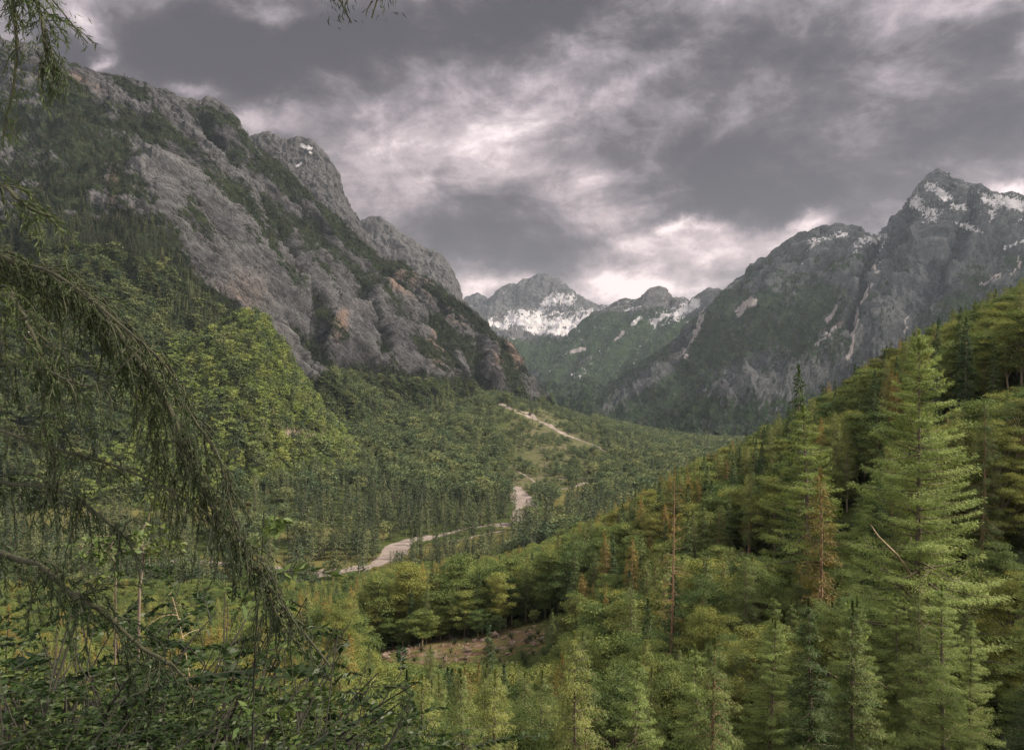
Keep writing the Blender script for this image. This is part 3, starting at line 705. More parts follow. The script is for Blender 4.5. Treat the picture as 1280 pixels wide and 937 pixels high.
def conifer(h, R, seed, nbr, per, leaf_l, leaf_w, bark, leaf, name, bare=.08, droop=.25, power=.8, upturn=.0, hang=.5, sway=.02, rad=.011, spread=.22, dead=0.0, limb=True, sides=7, deadn=0):
    r = np.random.default_rng(seed)
    tb, cb = MB(), MB()
    zs = np.linspace(0, h, 14)
    ph = r.uniform(0, 6, 4)
    cx = lambda z: sway * h * (np.sin(z / h * 3 + ph[0]) - math.sin(ph[0]))
    cy = lambda z: sway * h * (np.sin(z / h * 2.3 + ph[1]) - math.sin(ph[1]))
    r0 = h * rad + .03
    tb.tube(np.stack([cx(zs), cy(zs), zs - .3], 1), r0 * (1 - zs / h) ** .85 + .008, sides)
    az = r.uniform(0, 6.28)
    for i in range(nbr):
        t = bare + (1 - bare) * ((i + r.uniform(0, .9)) / nbr) ** .92
        if t > .985: continue
        az += 2.399 + r.normal(0, .6)
        prof = (1 - t) ** power * min(1, .55 + (t - bare) * 5)
        L = R * prof * r.uniform(.62, 1.12) + .12
        z0 = t * h
        s = np.linspace(0, 1, 6)
        el = .45 * t - .12 + r.normal(0, .17); dr_ = droop * r.uniform(.3, 1.7)
        hx = np.cos(az); hy = np.sin(az)
        rr = s * L
        zz = z0 + math.sin(el) * rr - dr_ * L * s ** 1.7 + upturn * L * s ** 3
        path = np.stack([cx(z0) + hx * rr * math.cos(el), cy(z0) + hy * rr * math.cos(el), zz], 1)
        if limb: tb.tube(path, np.linspace(.010 + .016 * L, .004, 6), 3)
        if r.uniform() < dead: continue
        k = max(4, int(per * L / R * r.uniform(.6, 1.3)))
        sv = r.uniform(.08, 1.0, k) ** .8
        base = np.stack([np.interp(sv, s, path[:, j]) for j in range(3)], 1)
        lat = r.normal(0, 1, k) * spread * L * (1.05 - .6 * sv)
        lx = np.stack([-hy * lat, hx * lat, 0 * lat], 1)
        dn = np.abs(r.normal(0, 1, k)) * hang * (.15 + .25 * L / R)
        pos = base + lx + np.stack([0 * dn, 0 * dn, -dn], 1) + r.normal(0, .04, (k, 3))
        ax = np.stack([hx * .6 - hy * np.sign(lat) * .5 + r.normal(0, .5, k), hy * .6 + hx * np.sign(lat) * .5 + r.normal(0, .5, k), -hang * 1.0 + r.normal(0, .45, k)], 1)
        cb.blades(pos, ax, leaf_l * r.uniform(.5, 1.3, k), leaf_w * r.uniform(.7, 1.3, k), r, 0, np.array([hx * .5, hy * .5, .9])[None])
    k = int(per * .8)
    zt = h * (1 - .05 * r.uniform(0, 1, k) ** 1.0)
    cb.blades(np.stack([cx(zt), cy(zt), zt], 1), np.stack([r.normal(0, .6, k), r.normal(0, .6, k), np.full(k, .9)], 1), leaf_l * .7, leaf_w, r)
    for _ in range(deadn):                       # bare dead snags low on the stem
        t = r.uniform(.12, .5); a = r.uniform(0, 6.28); L = R * r.uniform(.35, .8)
        q = np.array([[cx(t * h), cy(t * h), t * h], [math.cos(a) * L * .5, math.sin(a) * L * .5, t * h - .1 * L], [math.cos(a + .2) * L, math.sin(a + .2) * L, t * h + .05 * L]])
        tb.tube(q, [.05, .03, .008], 4)
    return kit(tb, cb, bark, leaf, h, name)


def broadleaf(h, R, seed, nclump, per, leaf_l, bark, leaf, name, low=.22, lean=.0, flat=.8, sides=7, small=1.0):
    r = np.random.default_rng(seed)
    tb, cb = MB(), MB()
    zs = np.linspace(0, .72 * h, 8)
    ph = r.uniform(0, 6)
    tx = lambda z: .025 * h * np.sin(z / h * 4 + ph) - .025 * h * math.sin(ph) + lean * z
    r0 = h * .012 + .04
    tb.tube(np.stack([tx(zs), .5 * tx(zs), zs - .3], 1), r0 * (1 - zs / h) ** .8, sides)
    cz = h * (low + 1) / 2; rz = h * (1 - low) / 2
    g = 2.39996
    for i in range(nclump):
        f = (i + .5) / nclump
        zz = 1 - 2 * f * .96
        ring = math.sqrt(max(0, 1 - zz * zz)) ** .8
        a = i * g + r.uniform(-.4, .4)
        sh = r.uniform(.4, 1.15) if i % 4 else r.uniform(.0, .5)
        prof = .75 + .25 * min(1, (1 - zz) * .9)
        c = np.array([math.cos(a) * R * ring * sh * prof + tx(cz), math.sin(a) * R * ring * sh * prof + .5 * tx(cz), cz + zz * rz * (.82 + .12 * r.uniform(-1, 1))])
        cr = R * r.uniform(.2, .44) * (1 if i % 3 else 1.2) * small
        zb = max(.18 * h, min(.7 * h, c[2] - .3 * h * r.uniform(.5, 1)))
        s = np.linspace(0, 1, 5)[:, None]
        p0 = np.array([tx(zb), .5 * tx(zb), zb])
        path = p0 * (1 - s) + c * s + np.array([0, 0, .08 * h]) * (s * (1 - s))
        tb.tube(path, np.linspace(r0 * .35, .012, 5), 4)
        k = int(per * (cr / (R * .36)) ** 2)
        d = r.normal(size=(k, 3)); d /= np.linalg.norm(d, axis=1)[:, None]
        d[:, 2] = np.where(d[:, 2] < -.25, -d[:, 2] * .6, d[:, 2])
        q = c + d * cr * (r.uniform(.15, 1.25, k) ** .6)[:, None] * np.array([1.1, 1.1, flat])
        ax = d * np.array([1, 1, .3]) + r.normal(0, .55, (k, 3)) + np.array([0, 0, -.25])
        cb.blades(q, ax, leaf_l * r.uniform(.6, 1.3, k), leaf_l * .62 * r.uniform(.7, 1.2, k), r, .12, d * .8 + np.array([0, 0, .6]))
    return kit(tb, cb, bark, leaf, h, name)


KITS = {
    'larch_big': conifer(24, 6.0, 101, 240, 1250, .17, .034, 'bark', 'larch_pale', 'larch_tree', bare=.03, droop=.08, power=.78, upturn=.2, hang=.34, sway=.004, rad=.008, spread=.17, deadn=5),
    'larch_light': conifer(23, 5.4, 102, 140, 1050, .19, .042, 'bark', 'larch_pale', 'larch_tree', bare=.05, droop=.16, power=.75, upturn=.12, hang=.42, sway=.012, spread=.16),
    'larch_fresh': conifer(24, 6.4, 131, 150, 1050, .21, .045, 'bark', 'larch_fresh', 'larch_tree', bare=.05, droop=.16, power=.8, upturn=.15, hang=.42, sway=.01, spread=.18),
    'spruce_near': conifer(18, 3.4, 132, 150, 760, .17, .042, 'bark', 'spruce', 'spruce_tree', bare=.04, droop=.3, power=.85, upturn=.14, hang=.42, sway=.006, spread=.2),
    'larch_near': conifer(18, 3.2, 133, 130, 620, .15, .03, 'bark', 'larch', 'larch_tree', bare=.12, droop=.2, power=.62, hang=.62, sway=.014, spread=.2, deadn=6),
    'larch_near_b': conifer(18, 2.8, 134, 105, 560, .16, .03, 'bark_red', 'larch', 'larch_tree', bare=.22, droop=.26, power=.58, hang=.8, sway=.018, spread=.2, deadn=8),
    'larch_a': conifer(18, 3.2, 103, 120, 110, .34, .06, 'bark', 'larch', 'larch_tree', bare=.18, droop=.18, power=.6, hang=.7, sway=.012, deadn=4),
    'larch_b': conifer(18, 2.9, 104, 105, 110, .36, .06, 'bark_red', 'larch', 'larch_tree', bare=.28, droop=.22, power=.55, hang=.8, sway=.016, deadn=6),
    'larch_brown': conifer(18, 2.8, 105, 95, 95, .34, .065, 'bark_red', 'larch_brown', 'larch_tree', bare=.2, droop=.2, power=.6, hang=.7, sway=.012, deadn=6),
    'larch_bare': conifer(26, 3.0, 106, 75, 60, .36, .06, 'bark_red', 'larch_brown', 'larch_tree', bare=.25, droop=.05, power=.45, hang=.5, sway=.006, rad=.008, dead=.55, deadn=16),
    'spruce_a': conifer(18, 3.3, 107, 130, 130, .42, .10, 'bark', 'spruce', 'spruce_tree', bare=.05, droop=.28, power=.85, upturn=.14, hang=.5, sway=.004, spread=.24),
    'spruce_b': conifer(18, 2.6, 108, 120, 110, .42, .10, 'bark', 'spruce', 'spruce_tree', bare=.1, droop=.34, power=.8, upturn=.1, hang=.55, sway=.005, spread=.24),
    'beech_a': broadleaf(15, 4.5, 109, 38, 420, .27, 'bark', 'beech', 'broadleaf_tree', low=.14, flat=.55),
    'beech_b': broadleaf(14, 3.8, 110, 34, 400, .27, 'bark_pale', 'beech', 'broadleaf_tree', low=.2, flat=.55),
    'beech_c': broadleaf(16, 3.5, 111, 36, 400, .27, 'bark', 'beech_olive', 'broadleaf_tree', low=.14, flat=.5),
    'beech_near': broadleaf(15, 3.7, 112, 150, 1500, .11, 'bark', 'beech', 'broadleaf_tree', low=.08, flat=.5, small=.6),
    'beech_near_b': broadleaf(15, 3.3, 113, 140, 1500, .11, 'bark_pale', 'beech_olive', 'broadleaf_tree', low=.08, flat=.5, small=.6),
    # lighter builds for trees half a kilometre off and more
    'spruce_far': conifer(18, 2.9, 121, 44, 16, 1.15, .42, 'bark', 'far_spruce', 'spruce_tree', bare=.05, droop=.3, power=.85, hang=.4, limb=False, sides=4),
    'spruce_far_b': conifer(20, 2.5, 122, 44, 15, 1.1, .40, 'bark', 'far_spruce', 'spruce_tree', bare=.12, droop=.3, power=.75, hang=.4, limb=False, sides=4),
    'larch_far': conifer(19, 2.8, 123, 38, 14, 1.0, .34, 'bark', 'far_leaf', 'larch_tree', bare=.15, droop=.2, power=.6, hang=.5, limb=False, sides=4),
    'leaf_far': broadleaf(14, 4.6, 124, 12, 42, 1.15, 'bark', 'far_leaf', 'broadleaf_tree', sides=4),
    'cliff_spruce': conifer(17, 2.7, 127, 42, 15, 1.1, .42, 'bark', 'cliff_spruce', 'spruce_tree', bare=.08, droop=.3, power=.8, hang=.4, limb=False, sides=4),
    'hill_tree': broadleaf(13, 4.2, 126, 11, 46, 1.0, 'bark', 'hill_leaf', 'broadleaf_tree', sides=4),
    'leaf_far_b': broadleaf(13, 3.8, 125, 10, 42, 1.1, 'bark', 'far_leaf', 'broadleaf_tree', sides=4),
}
ALT = {'larch_a': ['larch_a', 'larch_b'], 'spruce_a': ['spruce_a', 'spruce_b'], 'beech_a': ['beech_a', 'beech_b', 'beech_c']}


def tree(kit_name, x, y, z, h, label, group=None, wide=1.0, rot=None, lean=(0, 0), cat=None):
    k = KITS[kit_name]
    e = bpy.data.objects.new(k['name'], None); COL.objects.link(e)
    e.location = (x, y, z)
    s = h / k['h']
    e.scale = (s * wide, s * wide, s)
    e.rotation_euler = (lean[0], lean[1], random.uniform(0, 6.28) if rot is None else rot)
    obj('trunk', k['trunk'], e); obj('crown', k['crown'], e)
    tag(e, label, cat or 'tree', group)
    return e


PLACED = []          # x, y, radius


def tree_at(kit_name, u, vtop, d, label, wide=1.0, group=None, rot=None, lean=(0, 0), sink=0.0):
    z = float(zg(u, d)) - .2 - sink
    ztop = (CY - vtop) / F * d
    h = ztop - z
    x = (u - CX) / F * d
    s = h / KITS[kit_name]['h']
    PLACED.append((x, d, 2.0))
    return tree(kit_name, x, d, z, h, label, group, wide / 1.0, rot, lean)


# ---- the trees one can point at
tree_at('larch_big', 1143, 413, 38, 'tall pale green feathery larch rising highest in the right foreground', wide=1.12, rot=.6)
tree_at('larch_fresh', 1008, 506, 72, 'light green cone-shaped larch standing just left of the tallest larch', wide=1.3)
tree_at('spruce_b', 998, 458, 96, 'slim dark spruce whose tip pokes above the light green cone-shaped larch', wide=.8)
tree_at('larch_brown', 1022, 585, 58, 'olive brown drooping larch in front of the light green cone-shaped larch', wide=1.0)
tree_at('larch_bare', 836, 583, 66, 'thin half-bare brown larch with a long reddish straight trunk', wide=.8, lean=(0, .02))
tree_at('spruce_a', 612, 778, 112, 'small dark spruce at the edge of the red-brown clearing', wide=1.0)
tree_at('spruce_b', 691, 762, 128, 'narrow dark spruce at the right end of the clearing', wide=.95)
tree_at('larch_brown', 757, 728, 122, 'small rusty brown conifer right of the clearing', wide=.6)
tree_at('larch_near', 541, 806, 84, 'drooping olive larch with a thin trunk below the clearing', wide=1.05)
tree_at('larch_near_b', 604, 822, 72, 'weeping yellow-green larch below the small dark spruce', wide=.95)
tree_at('larch_near', 462, 806, 78, 'yellowish larch at the lower left end of the clearing', wide=.9)
tree_at('beech_near', 727, 782, 74, 'pale fresh green tree with a visible slim trunk at bottom centre', wide=.75)
tree_at('larch_brown', 695, 842, 66, 'brownish thin larch at the bottom edge left of the pale fresh green tree', wide=.8)
tree_at('spruce_near', 655, 858, 60, 'dark spruce at the bottom edge between the weeping larch and brownish larch', wide=1.0)
tree_at('beech_a', 575, 692, 186, 'big dark green broadleaf tree behind the clearing, largest of its row', wide=1.15)
tree_at('beech_a', 512, 700, 184, 'dark green broadleaf tree with bare lower trunk behind the left end of the clearing')
tree_at('beech_b', 640, 694, 188, 'round green broadleaf tree just right of the big dark one behind the clearing')
tree_at('beech_a', 690, 684, 184, 'green broadleaf tree with a slanting trunk behind the clearing', lean=(0, .12))
tree_at('beech_b', 738, 678, 178, 'green broadleaf tree at the right end of the row behind the clearing')
tree_at('beech_a', 470, 716, 182, 'mid green broadleaf tree at the left end of the row behind the clearing')
tree_at('larch_a', 533, 716, 174, 'slender larch with a long thin pale trunk standing in the clearing', wide=.5)
tree_at('beech_near', 425, 742, 105, 'bright green spreading tree left of the clearing', wide=.75)
tree_at('beech_near', 1245, 672, 42, 'broadleaf tree with sunlit yellow-green top right of the tallest larch', wide=1.0)
tree_at('larch_near', 930, 690, 62, 'olive green larch left of the drooping brown larch', wide=1.2)
tree_at('beech_near', 880, 712, 66, 'fresh green broadleaf tree beside the half-bare brown larch', wide=.8)
tree_at('larch_light', 968, 742, 44, 'low pale larch in front of the olive green larch left of the brown one', wide=1.0)
tree_at('larch_light', 1062, 748, 34, 'short feathery larch crowding the left foot of the tallest larch', wide=1.05)
tree_at('larch_light', 1210, 770, 30, 'short feathery larch crowding the right foot of the tallest larch', wide=1.0)
tree_at('larch_light', 1004, 832, 36, 'low feathery larch near the bottom edge left of the tallest larch', wide=.8)
tree_at('larch_light', 892, 812, 48, 'feathery young larch near the bottom edge right of the half-bare larch', wide=.95)
tree_at('larch_near', 812, 800, 52, 'olive larch at the bottom edge left of the half-bare larch', wide=.9)
tree_at('spruce_near', 770, 838, 56, 'dark young spruce at the bottom edge right of the pale fresh green tree', wide=.85)
tree_at('spruce_near', 1268, 560, 70, 'dark layered spruce at the right edge behind the tallest larch', wide=1.2)
tree_at('spruce_near', 1228, 560, 90, 'dark spruce between the tallest larch and the right edge', wide=1.1)
for i_, u in enumerate((478, 503, 528, 551, 563, 598, 622, 646, 668, 690, 707)):
    tree_at('beech_b', u, 768 + 7 * math.sin(i_ * 2.1), 176 + 3 * math.cos(i_ * 1.7), 'low green bush along the far edge of the clearing', wide=1.5, group='bushes along the far edge of the clearing')
for (u, vt, d, lb) in [(1192, 398, 235, 'left one of the bare-stemmed pines on the right hillside'), (1203, 392, 228, 'second bare-stemmed pine on the right hillside beside the leftmost'), (1229, 376, 225, 'bare-stemmed pine on the right hillside with a reddish trunk'), (1272, 352, 210, 'bare-stemmed reddish pine at the right edge of the hillside')]:
    e = tree_at('larch_b', u, vt, d, lb, wide=.75)
    e.name = 'pine_tree'

# ---- the wood on the near slope
def near_slope(n_try, dmin, dmax):
    r = np.random.default_rng(77)
    out = []
    cell = {}
    def ok(x, y, rad):
        cx_, cy_ = int(x // 6), int(y // 6)
        for a in (-1, 0, 1):
            for b in (-1, 0, 1):
                for (X, Y, Rr) in cell.get((cx_ + a, cy_ + b), ()):
                    if (X - x) ** 2 + (Y - y) ** 2 < (rad * .5 + Rr * .5) ** 2: return False
        return True
    def put(x, y, rad): cell.setdefault((int(x // 6), int(y // 6)), []).append((x, y, rad))
    for x, y, rad in PLACED: put(x, y, rad)
    ys = dmin * (dmax / dmin) ** (r.uniform(0, 1, n_try) ** .62)
    us = r.uniform(-60, 1380, n_try)
    for u, d, z in zip(us, ys, zg(us, ys)):
        z = float(z)
        if z < -124 and d > 430: continue
        if u < 380 and d < 60: continue
        x = (u - CX) / F * d
        rad = 2.7 + d * .005 + r.uniform(-.4, .8)
        if not ok(x, d, rad): continue
        # the clearing stays open
        if 124 < d < 176 and 448 < u < 715: continue
        out.append((u, d, x, z)); put(x, d, rad)
    return out


def canopy_limit(u, d):
    """highest sight row a tree may reach, so that the wood keeps the outline and openings of the photograph"""
    lim = 0
    if d < 128 and 380 < u < 720:
        lim = np.interp(u, [380, 440, 470, 600, 690, 720], [790, 775, 818, 826, 826, 770])
    elif d < 128 and u <= 380:
        lim = np.interp(u, [-100, 300, 380], [760, 740, 760])
    elif d < 128:
        lim = np.interp(u, [720, 800, 900, 960, 1060, 1100, 1200, 1300], [735, 690, 675, 690, 690, 560, 500, 470])
        if d < 60: lim = max(lim, np.interp(u, [720, 900, 1000, 1200, 1300], [820, 790, 740, 720, 690]))
    else:
        lim = np.interp(u, [-100, 300, 400, 470, 560, 620, 680, 740, 800, 870, 930, 1000, 1080, 1160, 1280, 1400], [715, 722, 722, 704, 696, 690, 672, 640, 606, 567, 540, 497, 447, 398, 343, 300])
    return lim


rs = np.random.default_rng(5)
cand = []
for (u, d, x, z) in near_slope(34000, 24, 470):
    q = rs.uniform()
    warmz = float(gnoise(np.array([[x / 45., d / 45., 3.3]]))[0])
    if d < 70:
        kd = 'beech_near' if (q < .36 and d > 36) else 'beech_near_b' if (q < .46 and d > 40) else 'larch_light' if (q < .72 and u > 760) else ('larch_near' if q < .64 + .1 * (u > 760) else 'larch_near_b') if q < .88 else 'spruce_near'
    else:
        b = .66 if u < 760 else .52
        kd = ('beech_a' if warmz < .15 else 'beech_c') if q < b else ('larch_brown' if warmz > -.06 and q < b + .2 else 'larch_a') if q < b + .26 else 'spruce_a'
    if u < 760 and d > 150 and kd == 'beech_c' and rs.uniform() < .7: kd = 'beech_a'
    if kd in ALT and kd != 'beech_c': kd = ALT[kd][rs.integers(len(ALT[kd]) - (kd == 'beech_a'))]
    h = {'b': rs.uniform(9, 15), 'l': rs.uniform(12, 19), 's': rs.uniform(11, 19)}[kd[0]]
    if d > 170: h *= 1.12
    lim = canopy_limit(u, d) + abs(rs.normal(0, 7))
    top = CY - F * (z + h) / d
    if top < lim:
        h = (CY - lim) / F * d - z
        if h < 2.2: continue
        if h < 4 and d < 62: continue
        if h < 5 and kd[0] != 'b': kd = 'beech_near' if d < 70 else 'beech_b'
    vt = CY - F * (z + h) / d
    cand.append([u, d, x, z, h, kd, vt])
cand.sort(key=lambda c: c[1])
hor = np.full(400, 960.0)           # what nearer trees already cover
vis = []
for c in cand:
    u, d, x, z, h, kd, vt = c
    w = F * h * .2 / d
    a, b = int((u - w * .5) // 4) + 30, int((u + w * .5) // 4) + 31
    a, b = max(0, a), min(400, b)
    if b <= a or u < -40 or u > 1320: c.append(0); continue
    seg = hor[a:b]
    gain = np.clip(seg - (vt + .12 * F * h / d), 0, F * h / d).mean() * w
    c.append(gain)
    hor[a:b] = np.minimum(seg, vt + .3 * F * h / d)
by = {}
for c in cand: by.setdefault(c[5][0], []).append(c)
LAB = {
    'b': ('broadleaf tree', 'broadleaf trees in the near wood'), 'l': ('larch', 'larches in the near wood'), 's': ('spruce', 'spruces in the near wood')}
def zone(u, d):
    if u > 1060 and d > 128: return 'on the steep right hillside'
    if u > 840 and d > 128: return 'on the skyline ridge left of the light green cone-shaped larch'
    if d > 170 and u < 480: return 'between the clearing and the gravel river'
    if d > 128: return 'in the closed wood behind the clearing'
    if u > 840: return 'around the foot of the tall right foreground larches'
    if u > 720: return 'around the half-bare brown larch'
    return 'in the thicket below the red-brown clearing'
LOOK = {'larch_near': 'feathery yellow-green larch', 'larch_near_b': 'feathery yellow-green larch', 'beech_a': 'leafy green broadleaf tree', 'beech_b': 'leafy green broadleaf tree', 'beech_c': 'olive green broadleaf tree', 'beech_near': 'leafy green broadleaf tree', 'beech_near_b': 'olive green broadleaf tree', 'larch_a': 'feathery yellow-green larch', 'larch_b': 'feathery yellow-green larch', 'larch_light': 'pale green feathery larch', 'larch_brown': 'rusty brown larch', 'spruce_near': 'dark green spruce', 'spruce_a': 'dark green spruce', 'spruce_b': 'dark green spruce'}
CAP = {'b': 255, 'l': 160, 's': 110}
rest = {}
for k, cs in by.items():
    cs.sort(key=lambda c: -c[7])
    for i, (u, d, x, z, h, kd, vt, gain) in enumerate(cs):
        if i < CAP[k] and gain > 6:
            zn = zone(u, d)
            tree(kd, x, d, z - .25, h, LOOK[kd] + ' ' + zn, LOOK[kd].replace('tree', 'trees').replace('larch', 'larches').replace('spruce', 'spruces') + ' ' + zn, rs.uniform(.85, 1.15))
        else:
            rest.setdefault(kd, []).append((x, d, z - .25, h / KITS[kd]['h']))


# ---- woods nobody could count: points with instanced trees
def wood(name, kit_name, pts, label):
    pts = np.array(pts, float)
    if not len(pts): return
    k = KITS[kit_name]
    src = {}
    for o in COL.objects:
        if o.type == 'MESH' and o.parent is not None and o.data in (k['trunk'], k['crown']): src[o.data.name] = o
    tr, cr = src.get(k['trunk'].name), src.get(k['crown'].name)
    if tr is None or cr is None: print('no source for', kit_name); return
    me = bpy.data.meshes.new(name)
    me.vertices.add(len(pts)); me.vertices.foreach_set('co', np.ascontiguousarray(pts[:, :3], np.float32).ravel())
    r = np.random.default_rng(len(pts))
    at = me.attributes.new('size', 'FLOAT_VECTOR', 'POINT')
    wd = pts[:, 3] * r.uniform(.75, 1.35, len(pts)) * (1.25 if 'far' in kit_name or 'cliff' in kit_name else 1.0)
    at.data.foreach_set('vector', np.stack([wd, wd, pts[:, 3]], 1).astype(np.float32).ravel())
    at = me.attributes.new('turn', 'FLOAT_VECTOR', 'POINT')
    at.data.foreach_set('vector', np.stack([r.normal(0, .03, len(pts)), r.normal(0, .03, len(pts)), r.uniform(0, 6.28, len(pts))], 1).astype(np.float32).ravel())
    o = obj(name, me)
    tag(o, label, None, None, 'stuff')
    ng = bpy.data.node_groups.new('planted_' + kit_name, 'GeometryNodeTree')
    ng.interface.new_socket('Geometry', in_out='INPUT', socket_type='NodeSocketGeometry')
    ng.interface.new_socket('Geometry', in_out='OUTPUT', socket_type='NodeSocketGeometry')
    nn_ = ng.nodes; L = ng.links
    gi, go = nn_.new('NodeGroupInput'), nn_.new('NodeGroupOutput')
    j = nn_.new('GeometryNodeJoinGeometry')
    for s_ in (tr, cr):
        oi = nn_.new('GeometryNodeObjectInfo'); oi.transform_space = 'ORIGINAL'
        oi.inputs['Object'].default_value = s_
        oi.inputs['As Instance'].default_value = False
        L.new(oi.outputs['Geometry'], j.inputs[0])
    ip = nn_.new('GeometryNodeInstanceOnPoints')
    a1, a2 = nn_.new('GeometryNodeInputNamedAttribute'), nn_.new('GeometryNodeInputNamedAttribute')
    a1.data_type = a2.data_type = 'FLOAT_VECTOR'
    a1.inputs['Name'].default_value = 'size'; a2.inputs['Name'].default_value = 'turn'
    er = nn_.new('FunctionNodeEulerToRotation')
    L.new(a2.outputs['Attribute'], er.inputs[0])
    L.new(gi.outputs[0], ip.inputs['Points']); L.new(j.outputs[0], ip.inputs['Instance'])
    L.new(er.outputs[0], ip.inputs['Rotation']); L.new(a1.outputs['Attribute'], ip.inputs['Scale'])
    L.new(ip.outputs[0], go.inputs[0])
    md = o.modifiers.new('planting', 'NODES'); md.node_group = ng
    return o


NICE = {'b': 'broadleaf_wood', 'l': 'larch_wood', 's': 'spruce_wood'}
for kd, ps in rest.items():
    wood(NICE[kd[0]], kd, ps, 'dense stand of ' + {'b': 'broadleaf trees', 'l': 'larches', 's': 'spruces'}[kd[0]] + ' filling gaps of the near wood')

# ---- valley floor: the spruces by the river are single trees, everything beyond is wood
rv = np.random.default_rng(99)
far_pts = {k: [] for k in ('spruce_far', 'spruce_far_b', 'larch_far', 'leaf_far', 'leaf_far_b', 'hill_tree', 'cliff_spruce')}
n = 40000
ux = rv.uniform(-60, 1300, n); dx_ = np.sqrt(rv.uniform(400 ** 2, 2100 ** 2, n))
zz_ = zg(ux, dx_)
vx = CY - F * zz_ / dx_
xx = (ux - CX) / F * dx_
mix_n = fbm(np.stack([xx / 130., dx_ / 130., 0 * xx], 1), 3)
dens_n = fbm(np.stack([xx / 45., dx_ / 45., 0 * xx + 5], 1), 3)
md = np.maximum.reduce([stroke(ux, vx, [(250, 706), (400, 709), (450, 705)], 6), stroke(ux, vx, [(350, 668), (430, 664), (480, 668)], 3), stroke(ux, vx, [(40, 645), (180, 628), (260, 640)], 14), stroke(ux, vx, [(700, 625), (740, 612), (690, 645)], 7)])
fan = np.maximum(blob(ux, vx, 690, 550, 62, 40, 25), blob(ux, vx, 660, 598, 42, 22, 10))
clear = np.full(n, 9.0)
for L_, dm in RIVER_LINES:
    for a_ in range(0, n, 4000):
        s_ = slice(a_, a_ + 4000)
        dist = np.hypot(L_[None, :, 0] - ux[s_, None], (L_[None, :, 1] - vx[s_, None] + 3) * 2.2) - L_[None, :, 2]
        clear[s_] = np.minimum(clear[s_], dist.min(1))
ru_ = rv.uniform(0, 1, n); rq_ = rv.uniform(0, 1, n); rs_ = np.clip(rv.lognormal(-.02, .3, n), .45, 1.6); r1_ = rv.uniform(0, 1, n)
keep = ~((dx_ < 470) & (zz_ > -126)) & ~((md > .42) & (ru_ < .72))
keep &= ~((fan > .4) & (dens_n < -.16 + .35 * (fan - .5)))
keep &= ~((dx_ > 420) & (ux > 340) & (ux < 780) & (vx < 730) & (vx > 495) & (clear < np.where(vx < 575, 2.6, .8)))
single = []
for i in np.where(keep)[0]:
    u, d, z, v, x = ux[i], dx_[i], zz_[i], vx[i], xx[i]
    flat = z < -118
    if md[i] > .42: far_pts['leaf_far_b'].append((x, d, z - .1, rs_[i] * .2)); continue
    hs = .55 if fan[i] > .4 else 1.0
    q = rq_[i] + mix_n[i] * 1.1
    if flat and d < 760: kd = 'spruce_far' if q < .5 else 'spruce_far_b' if q < .75 else 'larch_far' if q < .93 else 'leaf_far_b'
    else: kd = 'leaf_far' if q < .55 else 'leaf_far_b' if q < .75 else 'spruce_far' if q < .9 else 'larch_far'
    s = rs_[i] * hs
    if flat and d < 620 and u > 480: s *= .75
    if d < 620 and 440 < u < 700:            # trees in front of the river bed stay low enough to show it
        topv = v - F * s * KITS[kd]['h'] / d
        for (ru, rv_, rw) in ((497, 682, 18), (655, 632, 20), (470, 706, 14), (610, 658, 26), (570, 666, 30)):
            if abs(u - ru) < rw and v > rv_ and topv < rv_ + 6 and (rw < 22 or r1_[i] < .65): s *= max(.15, (v - rv_ - 6) / (v - topv)) if v - rv_ > 8 else .12
    if flat and d < 700 and s > .55 and -20 < u < 700 and len(single) < 170 and r1_[i] < .5:
        single.append((u, d, x, z, s, kd))
    else: far_pts[kd].append((x, d, z - .2, s))
FL = {'spruce_far': 'small dark spruce', 'spruce_far_b': 'small dark spruce', 'larch_far': 'small green larch', 'leaf_far': 'small round broadleaf tree', 'leaf_far_b': 'small round broadleaf tree', 'hill_tree': 'bright green broadleaf tree', 'cliff_spruce': 'very dark spruce'}
used = set()
for (u, d, x, z, s, kd) in single:
    where = 'beside the gravel river on the valley floor' if u > 330 else 'on the far left valley floor beyond the leaning branch'
    tree(kd, x, d, z - .2, s * KITS[kd]['h'], FL[kd] + ' ' + where, FL[kd].replace('larch', 'larche') + 's ' + where, 1.3); used.add(kd)


def mountain_points(mask, cond, n, seed, hmul=1.0):
    p, U, V = mask[0], mask[1], mask[2]
    r = np.random.default_rng(seed)
    e1 = p[1:, :-1] - p[:-1, :-1]; e2 = p[:-1, 1:] - p[:-1, :-1]
    area = np.linalg.norm(np.cross(e1, e2), axis=2) * cond[:-1, :-1]
    nt_ = mask[-1]
    area[nt_ - 2:] = 0
    w = area.ravel() / area.sum()
    k = r.choice(len(w), n, p=w)
    i, j = np.unravel_index(k, area.shape)
    return p[i, j] + e1[i, j] * r.uniform(0, 1, (n, 1)) + e2[i, j] * r.uniform(0, 1, (n, 1))


p, U, V, forest, closed, sl, tt, nt = MASK_A
on = (U > -40) & (U < 700)
cA = np.clip((forest - .5) * 3, 0, 1) * on * (1 + 1.2 * closed)
a_pts = mountain_points(MASK_A, cA, 24000, 3)
